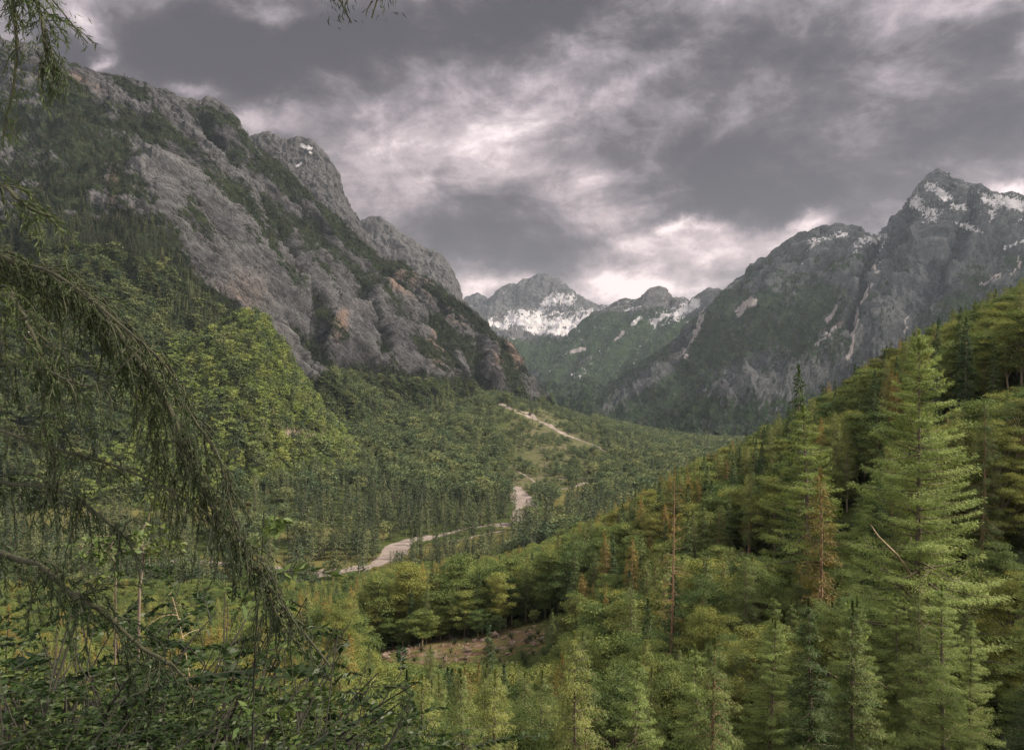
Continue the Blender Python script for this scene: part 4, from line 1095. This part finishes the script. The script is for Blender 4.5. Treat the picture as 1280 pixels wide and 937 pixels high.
# those that stand under another sheet are skipped
q = rv.uniform(0, 1, len(a_pts)); mixv = fbm(a_pts / 120., 3)
ua, va = uv_of(a_pts)
hi = va < np.interp(ua, [0, 200, 310, 400, 660], [300, 330, 420, 470, 490])
for pt, qq, m_, h_, u_ in zip(a_pts, q, mixv, hi, ua):
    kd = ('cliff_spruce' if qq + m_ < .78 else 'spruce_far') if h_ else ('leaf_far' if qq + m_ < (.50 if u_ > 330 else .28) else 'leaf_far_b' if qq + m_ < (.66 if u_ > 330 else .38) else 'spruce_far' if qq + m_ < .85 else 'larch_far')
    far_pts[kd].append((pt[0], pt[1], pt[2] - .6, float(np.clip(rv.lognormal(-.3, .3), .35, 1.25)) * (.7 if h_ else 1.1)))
p, U, V, tt, nt = MASK_G
cG = (1 - stroke(U, V, [(365, 545), (400, 552)], 6) * 1.6).clip(0, 1)
for pt in mountain_points(MASK_G, cG, 6000, 4):
    kd = 'hill_tree' if rv.uniform() < .7 else 'leaf_far' if rv.uniform() < .6 else 'spruce_far'
    far_pts[kd].append((pt[0], pt[1], pt[2] - .6, float(np.clip(rv.lognormal(-.4, .4), .3, 1.5))))
for kd in far_pts:
    if kd not in used:
        x, d, z, s = far_pts[kd].pop()
        tree(kd, x, d, z, s * KITS[kd]['h'], FL[kd] + ' ' + ('clinging to a ledge of the left mountain' if kd == 'cliff_spruce' else 'standing out from the wood on the hill below the cliffs'))
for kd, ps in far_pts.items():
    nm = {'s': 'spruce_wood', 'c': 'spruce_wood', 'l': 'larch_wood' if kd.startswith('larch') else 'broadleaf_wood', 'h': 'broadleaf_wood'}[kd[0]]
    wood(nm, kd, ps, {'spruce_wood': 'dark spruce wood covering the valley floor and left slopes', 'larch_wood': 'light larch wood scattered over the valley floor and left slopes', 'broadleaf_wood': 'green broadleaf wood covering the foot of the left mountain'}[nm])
# ------------------------------------------------------------------ the dark conifer at the left edge, its limbs hanging into view
def path_uv(pts, n=40):
    pts = np.array(pts, float)
    s = np.concatenate([[0], np.cumsum(np.linalg.norm(np.diff(P(pts[:, 0], pts[:, 1], pts[:, 2]), axis=0), axis=1))])
    q = np.linspace(0, s[-1], n)
    w = P(*(np.interp(q, s, pts[:, i]) for i in range(3)))
    for _ in range(3): w[1:-1] = (w[:-2] + 2 * w[1:-1] + w[2:]) / 4
    return w


rb = np.random.default_rng(41)
edge = bpy.data.objects.new('conifer_tree', None); COL.objects.link(edge)
TX, TY = -3.9, 3.9
edge.location = (TX, TY, float(zg(CX + F * TX / TY, TY)) - .1)
tag(edge, 'dark conifer at the left edge whose arching mossy limb droops across the valley view', 'tree')
OFF = np.array(edge.location)
tb = MB()
zt = np.linspace(-.2, 9.5, 16)
tb.tube(np.stack([.04 * np.sin(zt), .05 * np.cos(zt * .8), zt], 1), np.linspace(.2, .06, 16), 10)
obj('trunk', tb.mesh('trunk', M['bark_dark'], True), edge)
M['moss_bark'] = bark_mat('mossy_bark', (.013, .013, .007), (.034, .036, .014), 8)


def limb(pts, r0, r1, ntw, twl, grav=.8, along=.5, dens=60, nl=.05, s0=.12, spreadm=.06, thick=.0022, s1=.99, moss=26):
    """a limb that starts at the trunk, with thin hanging twigs full of short needles"""
    w = path_uv(pts, 46) - OFF
    jit = rb.normal(0, 1, (46, 3)); 
    for _ in range(4): jit[1:-1] = (jit[:-2] + 2 * jit[1:-1] + jit[2:]) / 4
    w = w + jit * .035
    b, c = MB(), MB()
    b.tube(w, np.linspace(r0, r1, 46), 7)
    tg = np.gradient(w, axis=0); tg /= np.linalg.norm(tg, axis=1)[:, None]
    for _ in range(ntw):
        i = int(rb.uniform(s0, s1) * 45)
        L = twl * rb.uniform(.35, 1.25)
        d0 = tg[i] * along + rb.normal(0, .42, 3) + np.array([0, 0, .05])
        d0 /= np.linalg.norm(d0)
        k = 9
        pos = w[i] + rb.normal(0, spreadm * .3, 3); q = [pos]
        dirv = d0
        wob = rb.normal(0, .12, 3)
        for _j in range(k - 1):
            dirv = dirv + np.array([0, 0, -grav * .28]) + wob * .5 + rb.normal(0, .1, 3)
            dirv /= np.linalg.norm(dirv)
            pos = pos + dirv * L / (k - 1); q.append(pos)
        q = np.array(q)
        b.tube(q, np.linspace(thick * 1.8, thick * .5, k), 3)
        m = int(1.6 * dens * L / .4 * rb.uniform(.4, 1.25))
        if m < 2: continue
        t = rb.uniform(.05, 1, m)
        base = np.stack([np.interp(t, np.linspace(0, 1, k), q[:, j]) for j in range(3)], 1)
        tq = np.gradient(q, axis=0); tq /= np.linalg.norm(tq, axis=1)[:, None]
        ta = tq[np.clip((t * (k - 1)).astype(int), 0, k - 1)]
        ax = ta * .9 + rb.normal(0, .5, (m, 3)) + np.array([0, 0, -.2])
        c.blades(base, ax, nl * .9 * rb.uniform(.5, 1.3, m), nl * .14, rb)
    m = int(len(w) * moss)                        # tufts of moss and needles close to the limb itself
    ii = (rb.uniform(s0, .99, m) * 45).astype(int)
    c.blades(w[ii] + rb.normal(0, .022 + r0 * .4, (m, 3)) - np.array([0, 0, .02]), tg[ii] * .7 + rb.normal(0, .6, (m, 3)) + np.array([0, 0, -.5]), nl * rb.uniform(.5, 1.4, m), nl * .14, rb)
    ob = obj('branch', b.mesh('branch', M['moss_bark'], True), edge)
    obj('needles', c.mesh('needles', M['twig_needles']), ob)
    return ob


T0 = (CX + F * TX / TY, TY)
# the big arching limb
limb([(T0[0], 250, 3.9), (-120, 285, 3.8), (0, 316, 3.6), (60, 338, 3.5), (120, 382, 3.4), (165, 428, 3.35), (200, 478, 3.3), (235, 530, 3.25), (256, 590, 3.2), (264, 645, 3.2), (302, 692, 3.15), (345, 738, 3.1), (388, 790, 3.1), (412, 838, 3.05)], .026, .005, 250, .28, .9, .9, 64, .032, .2, s1=.96, moss=10)
limb([(T0[0], 262, 3.9), (-60, 318, 3.7), (60, 352, 3.5), (140, 410, 3.4), (190, 480, 3.35), (225, 545, 3.3), (245, 620, 3.3)], .014, .005, 100, .30, .9, .9, 60, .032, .25, moss=6)
limb([(T0[0], 256, 3.9), (-60, 300, 3.6), (60, 342, 3.4), (150, 398, 3.25), (215, 468, 3.2), (262, 556, 3.15), (284, 640, 3.1), (300, 700, 3.1)], .012, .003, 130, .24, .8, 1.0, 60, .03, .3, moss=6)
limb([(T0[0], 268, 3.9), (-60, 322, 3.65), (90, 372, 3.45), (150, 440, 3.4), (186, 520, 3.35), (214, 600, 3.35), (226, 668, 3.35)], .011, .003, 110, .24, .8, 1.0, 56, .03, .3, moss=6)
limb([(T0[0], 470, 3.9), (60, 560, 3.4), (200, 600, 3.2), (290, 668, 3.15), (330, 700, 3.1), (352, 760, 3.1)], .012, .003, 60, .2, .9, .8, 50, .03, .5, moss=4)
# limbs above and left
limb([(T0[0], 60, 3.9), (-150, 120, 3.7), (-60, 190, 3.5), (10, 240, 3.3), (50, 285, 3.3)], .028, .006, 110, .3, 1.2, .4, 56, .042, .2, moss=10)
limb([(T0[0], -60, 3.9), (-120, -70, 3.6), (0, -60, 3.4), (40, -15, 3.3), (58, 60, 3.3), (64, 110, 3.3)], .028, .004, 90, .22, 1.0, .5, 46, .04, .35)
limb([(T0[0], -90, 3.9), (-100, -120, 3.6), (0, -80, 3.4), (20, 0, 3.35), (22, 70, 3.35), (20, 132, 3.35), (8, 156, 3.35), (2, 176, 3.35)], .028, .003, 60, .14, .8, .4, 30, .035, .35)
limb([(T0[0], -110, 3.9), (-80, -190, 3.6), (40, -140, 3.2), (54, -10, 3.1), (66, 18, 3.1), (76, 32, 3.1)], .02, .0025, 14, .08, .8, .6, 12, .03, .6)
limb([(T0[0], -160, 3.9), (0, -260, 3.4), (250, -220, 3.0), (400, -110, 2.9), (414, -30, 2.9), (417, 10, 2.9), (416, 36, 2.9)], .03, .003, 34, .07, .8, .7, 46, .03, .72)
limb([(T0[0], -170, 3.9), (0, -290, 3.4), (300, -260, 3.0), (470, -120, 2.9), (488, -30, 2.9), (494, 4, 2.9), (498, 18, 2.9)], .03, .003, 26, .06, .8, .7, 46, .03, .72)
# limbs of the lower left
limb([(T0[0], 300, 3.9), (-100, 350, 3.6), (0, 372, 3.3), (38, 410, 3.2), (60, 470, 3.2), (52, 540, 3.2), (64, 610, 3.2)], .022, .004, 120, .3, 1.1, .6, 48, .04, .2, moss=8)
limb([(T0[0], 420, 3.9), (-60, 440, 3.5), (30, 455, 3.2), (110, 490, 3.1), (150, 470, 3.1), (170, 450, 3.1)], .018, .003, 80, .28, 1.2, .4, 44, .038, .25, moss=8)
limb([(T0[0], 540, 3.9), (-40, 590, 3.5), (60, 612, 3.3), (130, 640, 3.2), (170, 668, 3.2)], .02, .004, 90, .32, 1.2, .5, 44, .042, .2, moss=8)
limb([(T0[0], 640, 3.9), (0, 690, 3.6), (80, 730, 3.4), (140, 775, 3.3), (190, 812, 3.3), (222, 840, 3.3)], .026, .007, 60, .3, 1.0, .5, 50, .045, .2)

# ------------------------------------------------------------------ bushes, saplings and undergrowth around the viewpoint
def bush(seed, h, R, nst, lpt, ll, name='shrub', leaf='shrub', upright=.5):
    r = np.random.default_rng(seed)
    b, c = MB(), MB()
    for i in range(nst):
        a = r.uniform(0, 6.28); rr = R * math.sqrt(r.uniform(0, 1))
        k = 10
        s = np.linspace(0, 1, k)
        top = h * r.uniform(.55, 1.05)
        px = np.cos(a) * rr * s ** 1.5; py = np.sin(a) * rr * s ** 1.5
        pz = top * (s - (.25 * (1 - upright)) * s ** 3)
        q = np.stack([px, py, pz], 1) + np.cumsum(r.normal(0, .012 * h / 2, (k, 3)), 0) * s[:, None]
        b.tube(q, np.linspace(.006 + .006 * h, .002, k), 4)
        for _ in range(max(3, int(7 * h / 2))):          # side sprays with leaves in two ranks
            t = r.uniform(.22, 1)
            p0 = np.array([np.interp(t, s, q[:, j]) for j in range(3)])
            aa = r.uniform(0, 6.28)
            L = h * r.uniform(.12, .28)
            m = 6
            ss = np.linspace(0, 1, m)
            dr = np.array([math.cos(aa), math.sin(aa), r.uniform(.0, .5)])
            tw = p0 + dr * ss[:, None] * L + np.array([0, 0, -.35 * L]) * (ss[:, None] ** 2)
            b.tube(tw, np.linspace(.003, .0012, m), 3)
            n_ = int(lpt * r.uniform(.6, 1.4))
            tt_ = r.uniform(.1, 1, n_)
            pp = np.stack([np.interp(tt_, ss, tw[:, j]) for j in range(3)], 1)
            sd = np.where(r.uniform(0, 1, n_) < .5, -1, 1)[:, None]
            lat = np.array([-math.sin(aa), math.cos(aa), 0])
            ax = dr[None] * .6 + lat[None] * sd * .9 + r.normal(0, .25, (n_, 3)) + np.array([0, 0, -.25])
            c.blades(pp, ax, ll * r.uniform(.6, 1.3, n_), ll * .42, r, .1)
    return {'trunk': b.mesh('stems', M['bark_dark'], True), 'crown': c.mesh('foliage', M[leaf]), 'h': h, 'name': name}


BUSH = [bush(1, 1.8, .8, 20, 64, .038), bush(2, 1.5, .9, 22, 64, .033), bush(3, 2.2, .7, 16, 56, .046), bush(4, 1.2, .9, 24, 60, .03)]


def plant_bush(k, u, d, vtop, label, group, wide=1.0):
    z = float(zg(u, d))
    h = (CY - vtop) / F * d - z
    e = bpy.data.objects.new(k['name'], None); COL.objects.link(e)
    e.location = ((u - CX) / F * d, d, z - .05)
    s = h / k['h']
    e.scale = (min(s, 2.2) * wide, min(s, 2.2) * wide, s); e.rotation_euler = (0, 0, random.uniform(0, 6.28))
    obj('stems', k['trunk'], e); obj('foliage', k['crown'], e)
    return tag(e, label, 'shrub', group)


rsb = np.random.default_rng(8)
SP = [(40, 7.0, 690), (120, 8.2, 700), (200, 7.4, 720), (270, 9.0, 730), (330, 8.6, 760), (20, 5.6, 760), (100, 5.6, 790), (180, 5.8, 800), (250, 6.0, 790), (330, 6.2, 815), (390, 8.0, 815), (60, 4.6, 850), (150, 4.6, 870), (240, 4.8, 870), (320, 5.0, 870), (380, 5.6, 880), (-10, 10, 660), (80, 11, 665), (160, 12, 680), (240, 12, 700), (300, 13, 690), (360, 12, 770), (430, 11, 850), (480, 12, 880), (-30, 6.2, 700)]
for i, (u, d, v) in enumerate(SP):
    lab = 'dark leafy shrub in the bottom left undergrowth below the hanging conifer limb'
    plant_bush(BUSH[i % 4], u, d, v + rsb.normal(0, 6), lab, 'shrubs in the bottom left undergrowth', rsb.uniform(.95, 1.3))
# low cover on the bank
cov = []
KITS['bush_low'] = {'trunk': BUSH[3]['trunk'], 'crown': BUSH[3]['crown'], 'h': 1.2}
KITS['bush_mid'] = {'trunk': BUSH[1]['trunk'], 'crown': BUSH[1]['crown'], 'h': 1.5}
KITS['bush_tall'] = {'trunk': BUSH[0]['trunk'], 'crown': BUSH[0]['crown'], 'h': 1.8}
pts = {'bush_low': [], 'bush_mid': [], 'bush_tall': []}
for i in range(2600):
    d = 3.0 + 42 * rsb.uniform(0, 1) ** .8
    u = rsb.uniform(-150, 1350)
    kd = ('bush_low', 'bush_mid', 'bush_tall')[rsb.integers(3)]
    if u < 560 or d > 9:
        pts[kd].append(((u - CX) / F * d, d, float(zg(u, d)) - .05, rsb.uniform(.6, 1.25)))
r2_ = np.random.default_rng(13)
for i in range(2600):                     # scrub on the slope between the trees
    d = 45 + 150 * r2_.uniform(0, 1) ** .8
    u = r2_.uniform(0, 1300)
    if 128 < d < 178 and 455 < u < 705 and r2_.uniform() < .70: continue
    pts['bush_mid'].append(((u - CX) / F * d, d, float(zg(u, d)) - .05, r2_.uniform(.8, 2.0)))
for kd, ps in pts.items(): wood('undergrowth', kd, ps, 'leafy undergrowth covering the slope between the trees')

rr_ = np.random.default_rng(31)
mb = MB()
k = 0
while k < 130:
    d = rr_.uniform(132, 172); u = rr_.uniform(462, 700); z = float(zg(u, d))
    if blob(np.array([u]), np.array([CY - F * z / d]), 565, 800, 118, 30, -3)[0] < .5: continue
    k += 1
    c = np.array([(u - CX) / F * d, d, z])
    if k % 3 == 0:                          # felled sticks
        a = rr_.uniform(0, 3.14); L = rr_.uniform(.8, 3.5)
        e = np.array([math.cos(a), math.sin(a), rr_.uniform(-.05, .12)]) * L
        mb.tube(np.array([c, c + e * .5 + [0, 0, .1], c + e]) + [0, 0, .08], [.09, .07, .03], 5)
    else:
        s = rr_.lognormal(-1.0, .5)
        th = np.linspace(-1.4, 1.4, 5)
        path = np.stack([0 * th, 0 * th, np.sin(th) * s * .6], 1) + c + np.array([0, 0, s * .25])
        mb.tube(path + rr_.normal(0, s * .12, (5, 3)), np.cos(th) * s * rr_.uniform(.7, 1.1, 5) + .02, 7)
tag(obj('rubble', mb.mesh('rubble', M['slash'])), 'stones and felled sticks lying on the red-brown clearing', None, None, 'stuff')
for o in list(COL.objects):
    if o.get('label', '').startswith('tall pale green feathery larch'):
        inv = o.location
        sc = np.array(o.scale)
        rz = o.rotation_euler.z
        cz, sz = math.cos(-rz), math.sin(-rz)
        Rm = np.array([[cz, -sz, 0], [sz, cz, 0], [0, 0, 1]])
        loc = lambda u, v, d: (Rm @ (P(u, v, d) - np.array(inv))) / sc
        for pts_ in ([(1143, 868, 37.6), (1158, 848, 36), (1172, 828, 35), (1190, 806, 34)], [(1140, 900, 37.6), (1100, 878, 35), (1068, 858, 34), (1036, 840, 33)], [(1140, 890, 37.6), (1112, 862, 35), (1084, 842, 34), (1072, 820, 33.5)], [(1140, 720, 37.6), (1122, 694, 35.5), (1098, 670, 35), (1088, 655, 34.6)]):
            b = MB()
            b.tube(np.array([loc(*q_) for q_ in pts_]), [.07, .055, .04, .012], 5)
            obj('dead_branch', b.mesh('dead_branch', M['bark_pale'], True), o)

# saplings with thin pale stems
def sapling(u0, v0, u1, v1, d, label, seed, leafy=True, bark='bark_pale', rad=.022, via=None):
    r = np.random.default_rng(seed)
    zb = float(zg(u0, d))
    base = np.array([(u0 - CX) / F * d, d, zb - .1])
    top = P(u1, v1, d)
    e = bpy.data.objects.new('sapling', None); COL.objects.link(e); e.location = base
    s = np.linspace(0, 1, 16)[:, None]
    if via:
        k_ = np.array([base] + [P(a_, b_, d) for a_, b_ in via] + [top]) - base
        k_[1:-1, 1] += r.normal(0, .12, len(k_) - 2)
        q = np.stack([np.interp(s[:, 0], np.linspace(0, 1, len(k_)), k_[:, j_]) for j_ in range(3)], 1)
        q += np.cumsum(r.normal(0, .012, (16, 3)), 0) * s
    else:
        q = (top - base) * s + np.cumsum(np.cumsum(r.normal(0, .022, (16, 3)), 0), 0) * s * .35
    b, c = MB(), MB()
    b.tube(q, np.linspace(rad, .004, 16), 6)
    for _ in range(16):
        t = r.uniform(.45, 1); p0 = np.array([np.interp(t, s[:, 0], q[:, j]) for j in range(3)])
        a = r.uniform(0, 6.28); L = r.uniform(.15, .5)
        ss = np.linspace(0, 1, 6)[:, None]
        tw = p0 + np.array([math.cos(a), math.sin(a), .5]) * ss * L + np.array([0, 0, -.5 * L]) * ss ** 2
        b.tube(tw, np.linspace(.006, .0015, 6), 3)
        n_ = 22 if leafy else 8
        tt_ = r.uniform(.1, 1, n_)
        pp = np.stack([np.interp(tt_, ss[:, 0], tw[:, j]) for j in range(3)], 1)
        c.blades(pp, r.normal(0, .6, (n_, 3)) + np.array([math.cos(a), math.sin(a), -.2]) * .8, .085 * r.uniform(.6, 1.3, n_), .038, r, .1)
    obj('trunk', b.mesh('trunk', M[bark], True), e)
    obj('crown', c.mesh('crown', M['beech' if leafy else 'shrub']), e)
    return tag(e, label, 'sapling')


sapling(168, 800, 188, 612, 9.0, 'pale crooked sapling stem rising behind the drooping limb', 1, True, 'bark', rad=.02, via=[(171, 740), (174, 712), (178, 690), (177, 668), (183, 640)])
sapling(140, 800, 147, 660, 8.2, 'thin leafy pale sapling left of the crooked one', 2, True, 'bark', rad=.012, via=[(142, 765), (146, 730), (143, 700), (147, 678)])
sapling(310, 760, 322, 612, 5.2, 'young sapling with bright yellow-green leaves right of the drooping limb', 4, True, 'bark_dark', .012)
sapling(254, 800, 250, 700, 9.4, 'slim bare sapling under the tip of the drooping limb', 5, False, rad=.014)
sapling(365, 900, 376, 830, 5.0, 'dark bare sapling at the bottom right of the undergrowth', 6, False, 'bark_dark', .012)

# ------------------------------------------------------------------ air
def haze(density):
    x0, x1, y0, y1, z0, z1 = -14000, 14000, -400, 12500, -420, 1180
    v = [(x, y, z) for z in (z0, z1) for y in (y0, y1) for x in (x0, x1)]
    q = [(0, 2, 3, 1), (4, 5, 7, 6), (0, 1, 5, 4), (2, 6, 7, 3), (0, 4, 6, 2), (1, 3, 7, 5)]
    m, nt = new_mat('air'); n = N(nt)
    pv = n('ShaderNodeVolumePrincipled', {'Color': rgb(.60, .70, .84), 'Density': density, 'Anisotropy': 0.15})
    n('ShaderNodeOutputMaterial', {'Volume': pv})
    o = obj('haze', link_mesh('haze', np.array(v, float), np.array(q), m))
    tag(o, None, None, None, 'stuff')


haze(HAZE)

# ------------------------------------------------------------------ sky and sun
w = bpy.data.worlds.new('World'); scene.world = w; w.use_nodes = True
nt = w.node_tree; nt.nodes.clear(); n = N(nt)
SUN_EL, SUN_AZ = math.radians(38), math.radians(90)          # azimuth clockwise from straight up the valley
sky = n('ShaderNodeTexSky', sky_type='NISHITA', sun_disc=False, sun_elevation=SUN_EL, sun_rotation=SUN_AZ)
dirv = n('ShaderNodeTexCoord').outputs['Generated']
sep = n('ShaderNodeSeparateXYZ', {0: dirv})
X, Y, Z = sep.outputs
zc = n.math('MAXIMUM', Z, 0.0)
den = n.math('ADD', zc, .16)
cp = n('ShaderNodeCombineXYZ', {0: n.math('DIVIDE', X, den), 1: n.math('DIVIDE', Y, den), 2: 0.0}).outputs[0]
# cloud-deck noise, seen in perspective
bm = n('ShaderNodeMapping', {'Vector': dirv, 'Scale': (1, 1, 1.7)}).outputs[0]
c1 = n.noise(bm, 3.1, 9, .58, .35)
c2 = n.noise(bm, 8.5, 7, .6, .5)
warp1 = n('ShaderNodeTexNoise', {'Vector': dirv, 'Scale': 6.0, 'Detail': 9, 'Roughness': .62})
wv = n('ShaderNodeSeparateColor', {0: warp1.outputs['Color']})
yc = n.math('MAXIMUM', Y, .08)
SX = n.math('ADD', n.math('DIVIDE', X, yc), n.math('MULTIPLY', n.math('SUBTRACT', wv.outputs[0], .5), .20))
SZ = n.math('ADD', n.math('DIVIDE', Z, yc), n.math('MULTIPLY', n.math('SUBTRACT', wv.outputs[1], .5), .13))


def cloud(u, v, ru, rv, ang, amp):
    """a bank of cloud (dark, amp < 0) or a thin bright place in the deck, at a compass direction"""
    a = math.radians(ang); ca, sa = math.cos(a), math.sin(a)
    x0, z0 = (u - CX) / F, (CY - v) / F
    dx = n.math('SUBTRACT', SX, x0); dz = n.math('SUBTRACT', SZ, z0)
    p = n.math('DIVIDE', n.math('ADD', n.math('MULTIPLY', dx, ca), n.math('MULTIPLY', dz, sa)), ru / F)
    q = n.math('DIVIDE', n.math('SUBTRACT', n.math('MULTIPLY', dz, ca), n.math('MULTIPLY', dx, sa)), rv / F)
    r2 = n.math('ADD', n.math('MULTIPLY', p, p), n.math('MULTIPLY', q, q))
    return n.math('MULTIPLY', n.math('POWER', 2.718, n.math('MULTIPLY', r2, -1.0)), amp)


acc = n.math('ADD', n.math('MULTIPLY', n.math('SUBTRACT', c1, .5), 1.7), n.math('ADD', n.math('MULTIPLY', n.math('SUBTRACT', c2, .5), 1.15), .50))
for b in CLOUDS: acc = n.math('ADD', acc, cloud(*b))
c3 = n.noise(bm, 24, 6, .62, .3)
acc = n.math('ADD', acc, n.math('MULTIPLY', n.math('SUBTRACT', c3, .5), .5))
acc = n.math('ADD', n.math('MULTIPLY', n.math('SUBTRACT', acc, .45), 1.2), .47)
acc = n.math('ADD', n.math('MULTIPLY', n.math('SMOOTH_MAX', acc, .0, .22), .97), .0)
# overhead and behind the viewer the unseen deck is brightened to light the ground
fill_mask = n.math('ADD', n.math('MULTIPLY', n.maprange(Z, .5, .9), 1.0), n.math('MULTIPLY', n.maprange(Y, .35, -.3), .8), clamp=True)
deck = n.ramp(acc, [(0.0, (.075, .064, .070)), (.25, (.122, .106, .113)), (.5, (.25, .218, .229)), (.75, (.48, .41, .424)), (1.0, (.85, .745, .745))])
deck = n.mix(1.0, deck, n.mix(n.maprange(Z, .05, .42), rgb(1.08, .985, .94), rgb(.98, .985, 1.0)), 'MULTIPLY')
deck = n.mix(1.0, deck, rgb(SKYMUL, SKYMUL, SKYMUL), 'MULTIPLY')
up = n.mix(c1, rgb(SKY_FILL * .85, SKY_FILL * .8, SKY_FILL * .78), rgb(SKY_FILL * 1.2, SKY_FILL * 1.1, SKY_FILL * 1.03))
deck = n.mix(fill_mask, deck, up)
fin = n.mix(.97, sky, deck)
bg = n('ShaderNodeBackground', {'Color': fin, 'Strength': .1})
n('ShaderNodeOutputWorld', {'Surface': bg})

sd = bpy.data.lights.new('sun', 'SUN'); sd.energy = SUN_E; sd.angle = math.radians(6); sd.color = (1.0, .87, .71)
so = bpy.data.objects.new('sun', sd); COL.objects.link(so)
from mathutils import Vector
dv = Vector((math.sin(SUN_AZ) * math.cos(SUN_EL), math.cos(SUN_AZ) * math.cos(SUN_EL), math.sin(SUN_EL)))
so.rotation_euler = dv.to_track_quat('Z', 'Y').to_euler()

# ------------------------------------------------------------------ camera
cam = bpy.data.cameras.new('camera'); co = bpy.data.objects.new('camera', cam); COL.objects.link(co)
cam.sensor_width = 36; cam.lens = F / W * 36; cam.clip_start = .05; cam.clip_end = 40000
co.location = (0, 0, 0); co.rotation_euler = (math.radians(90), 0, 0)
scene.camera = co
scene.view_settings.view_transform = 'Standard'; scene.view_settings.look = 'None'
scene.view_settings.gamma = 1; scene.view_settings.exposure = EXPO
scene.cycles.max_bounces = 5; scene.cycles.diffuse_bounces = 2; scene.cycles.glossy_bounces = 1
scene.cycles.transmission_bounces = 3; scene.cycles.volume_bounces = 0; scene.cycles.transparent_max_bounces = 4
scene.cycles.use_denoising = True
scene.cycles.use_adaptive_sampling = True; scene.cycles.adaptive_threshold = .012; scene.cycles.denoising_prefilter = 'NONE'
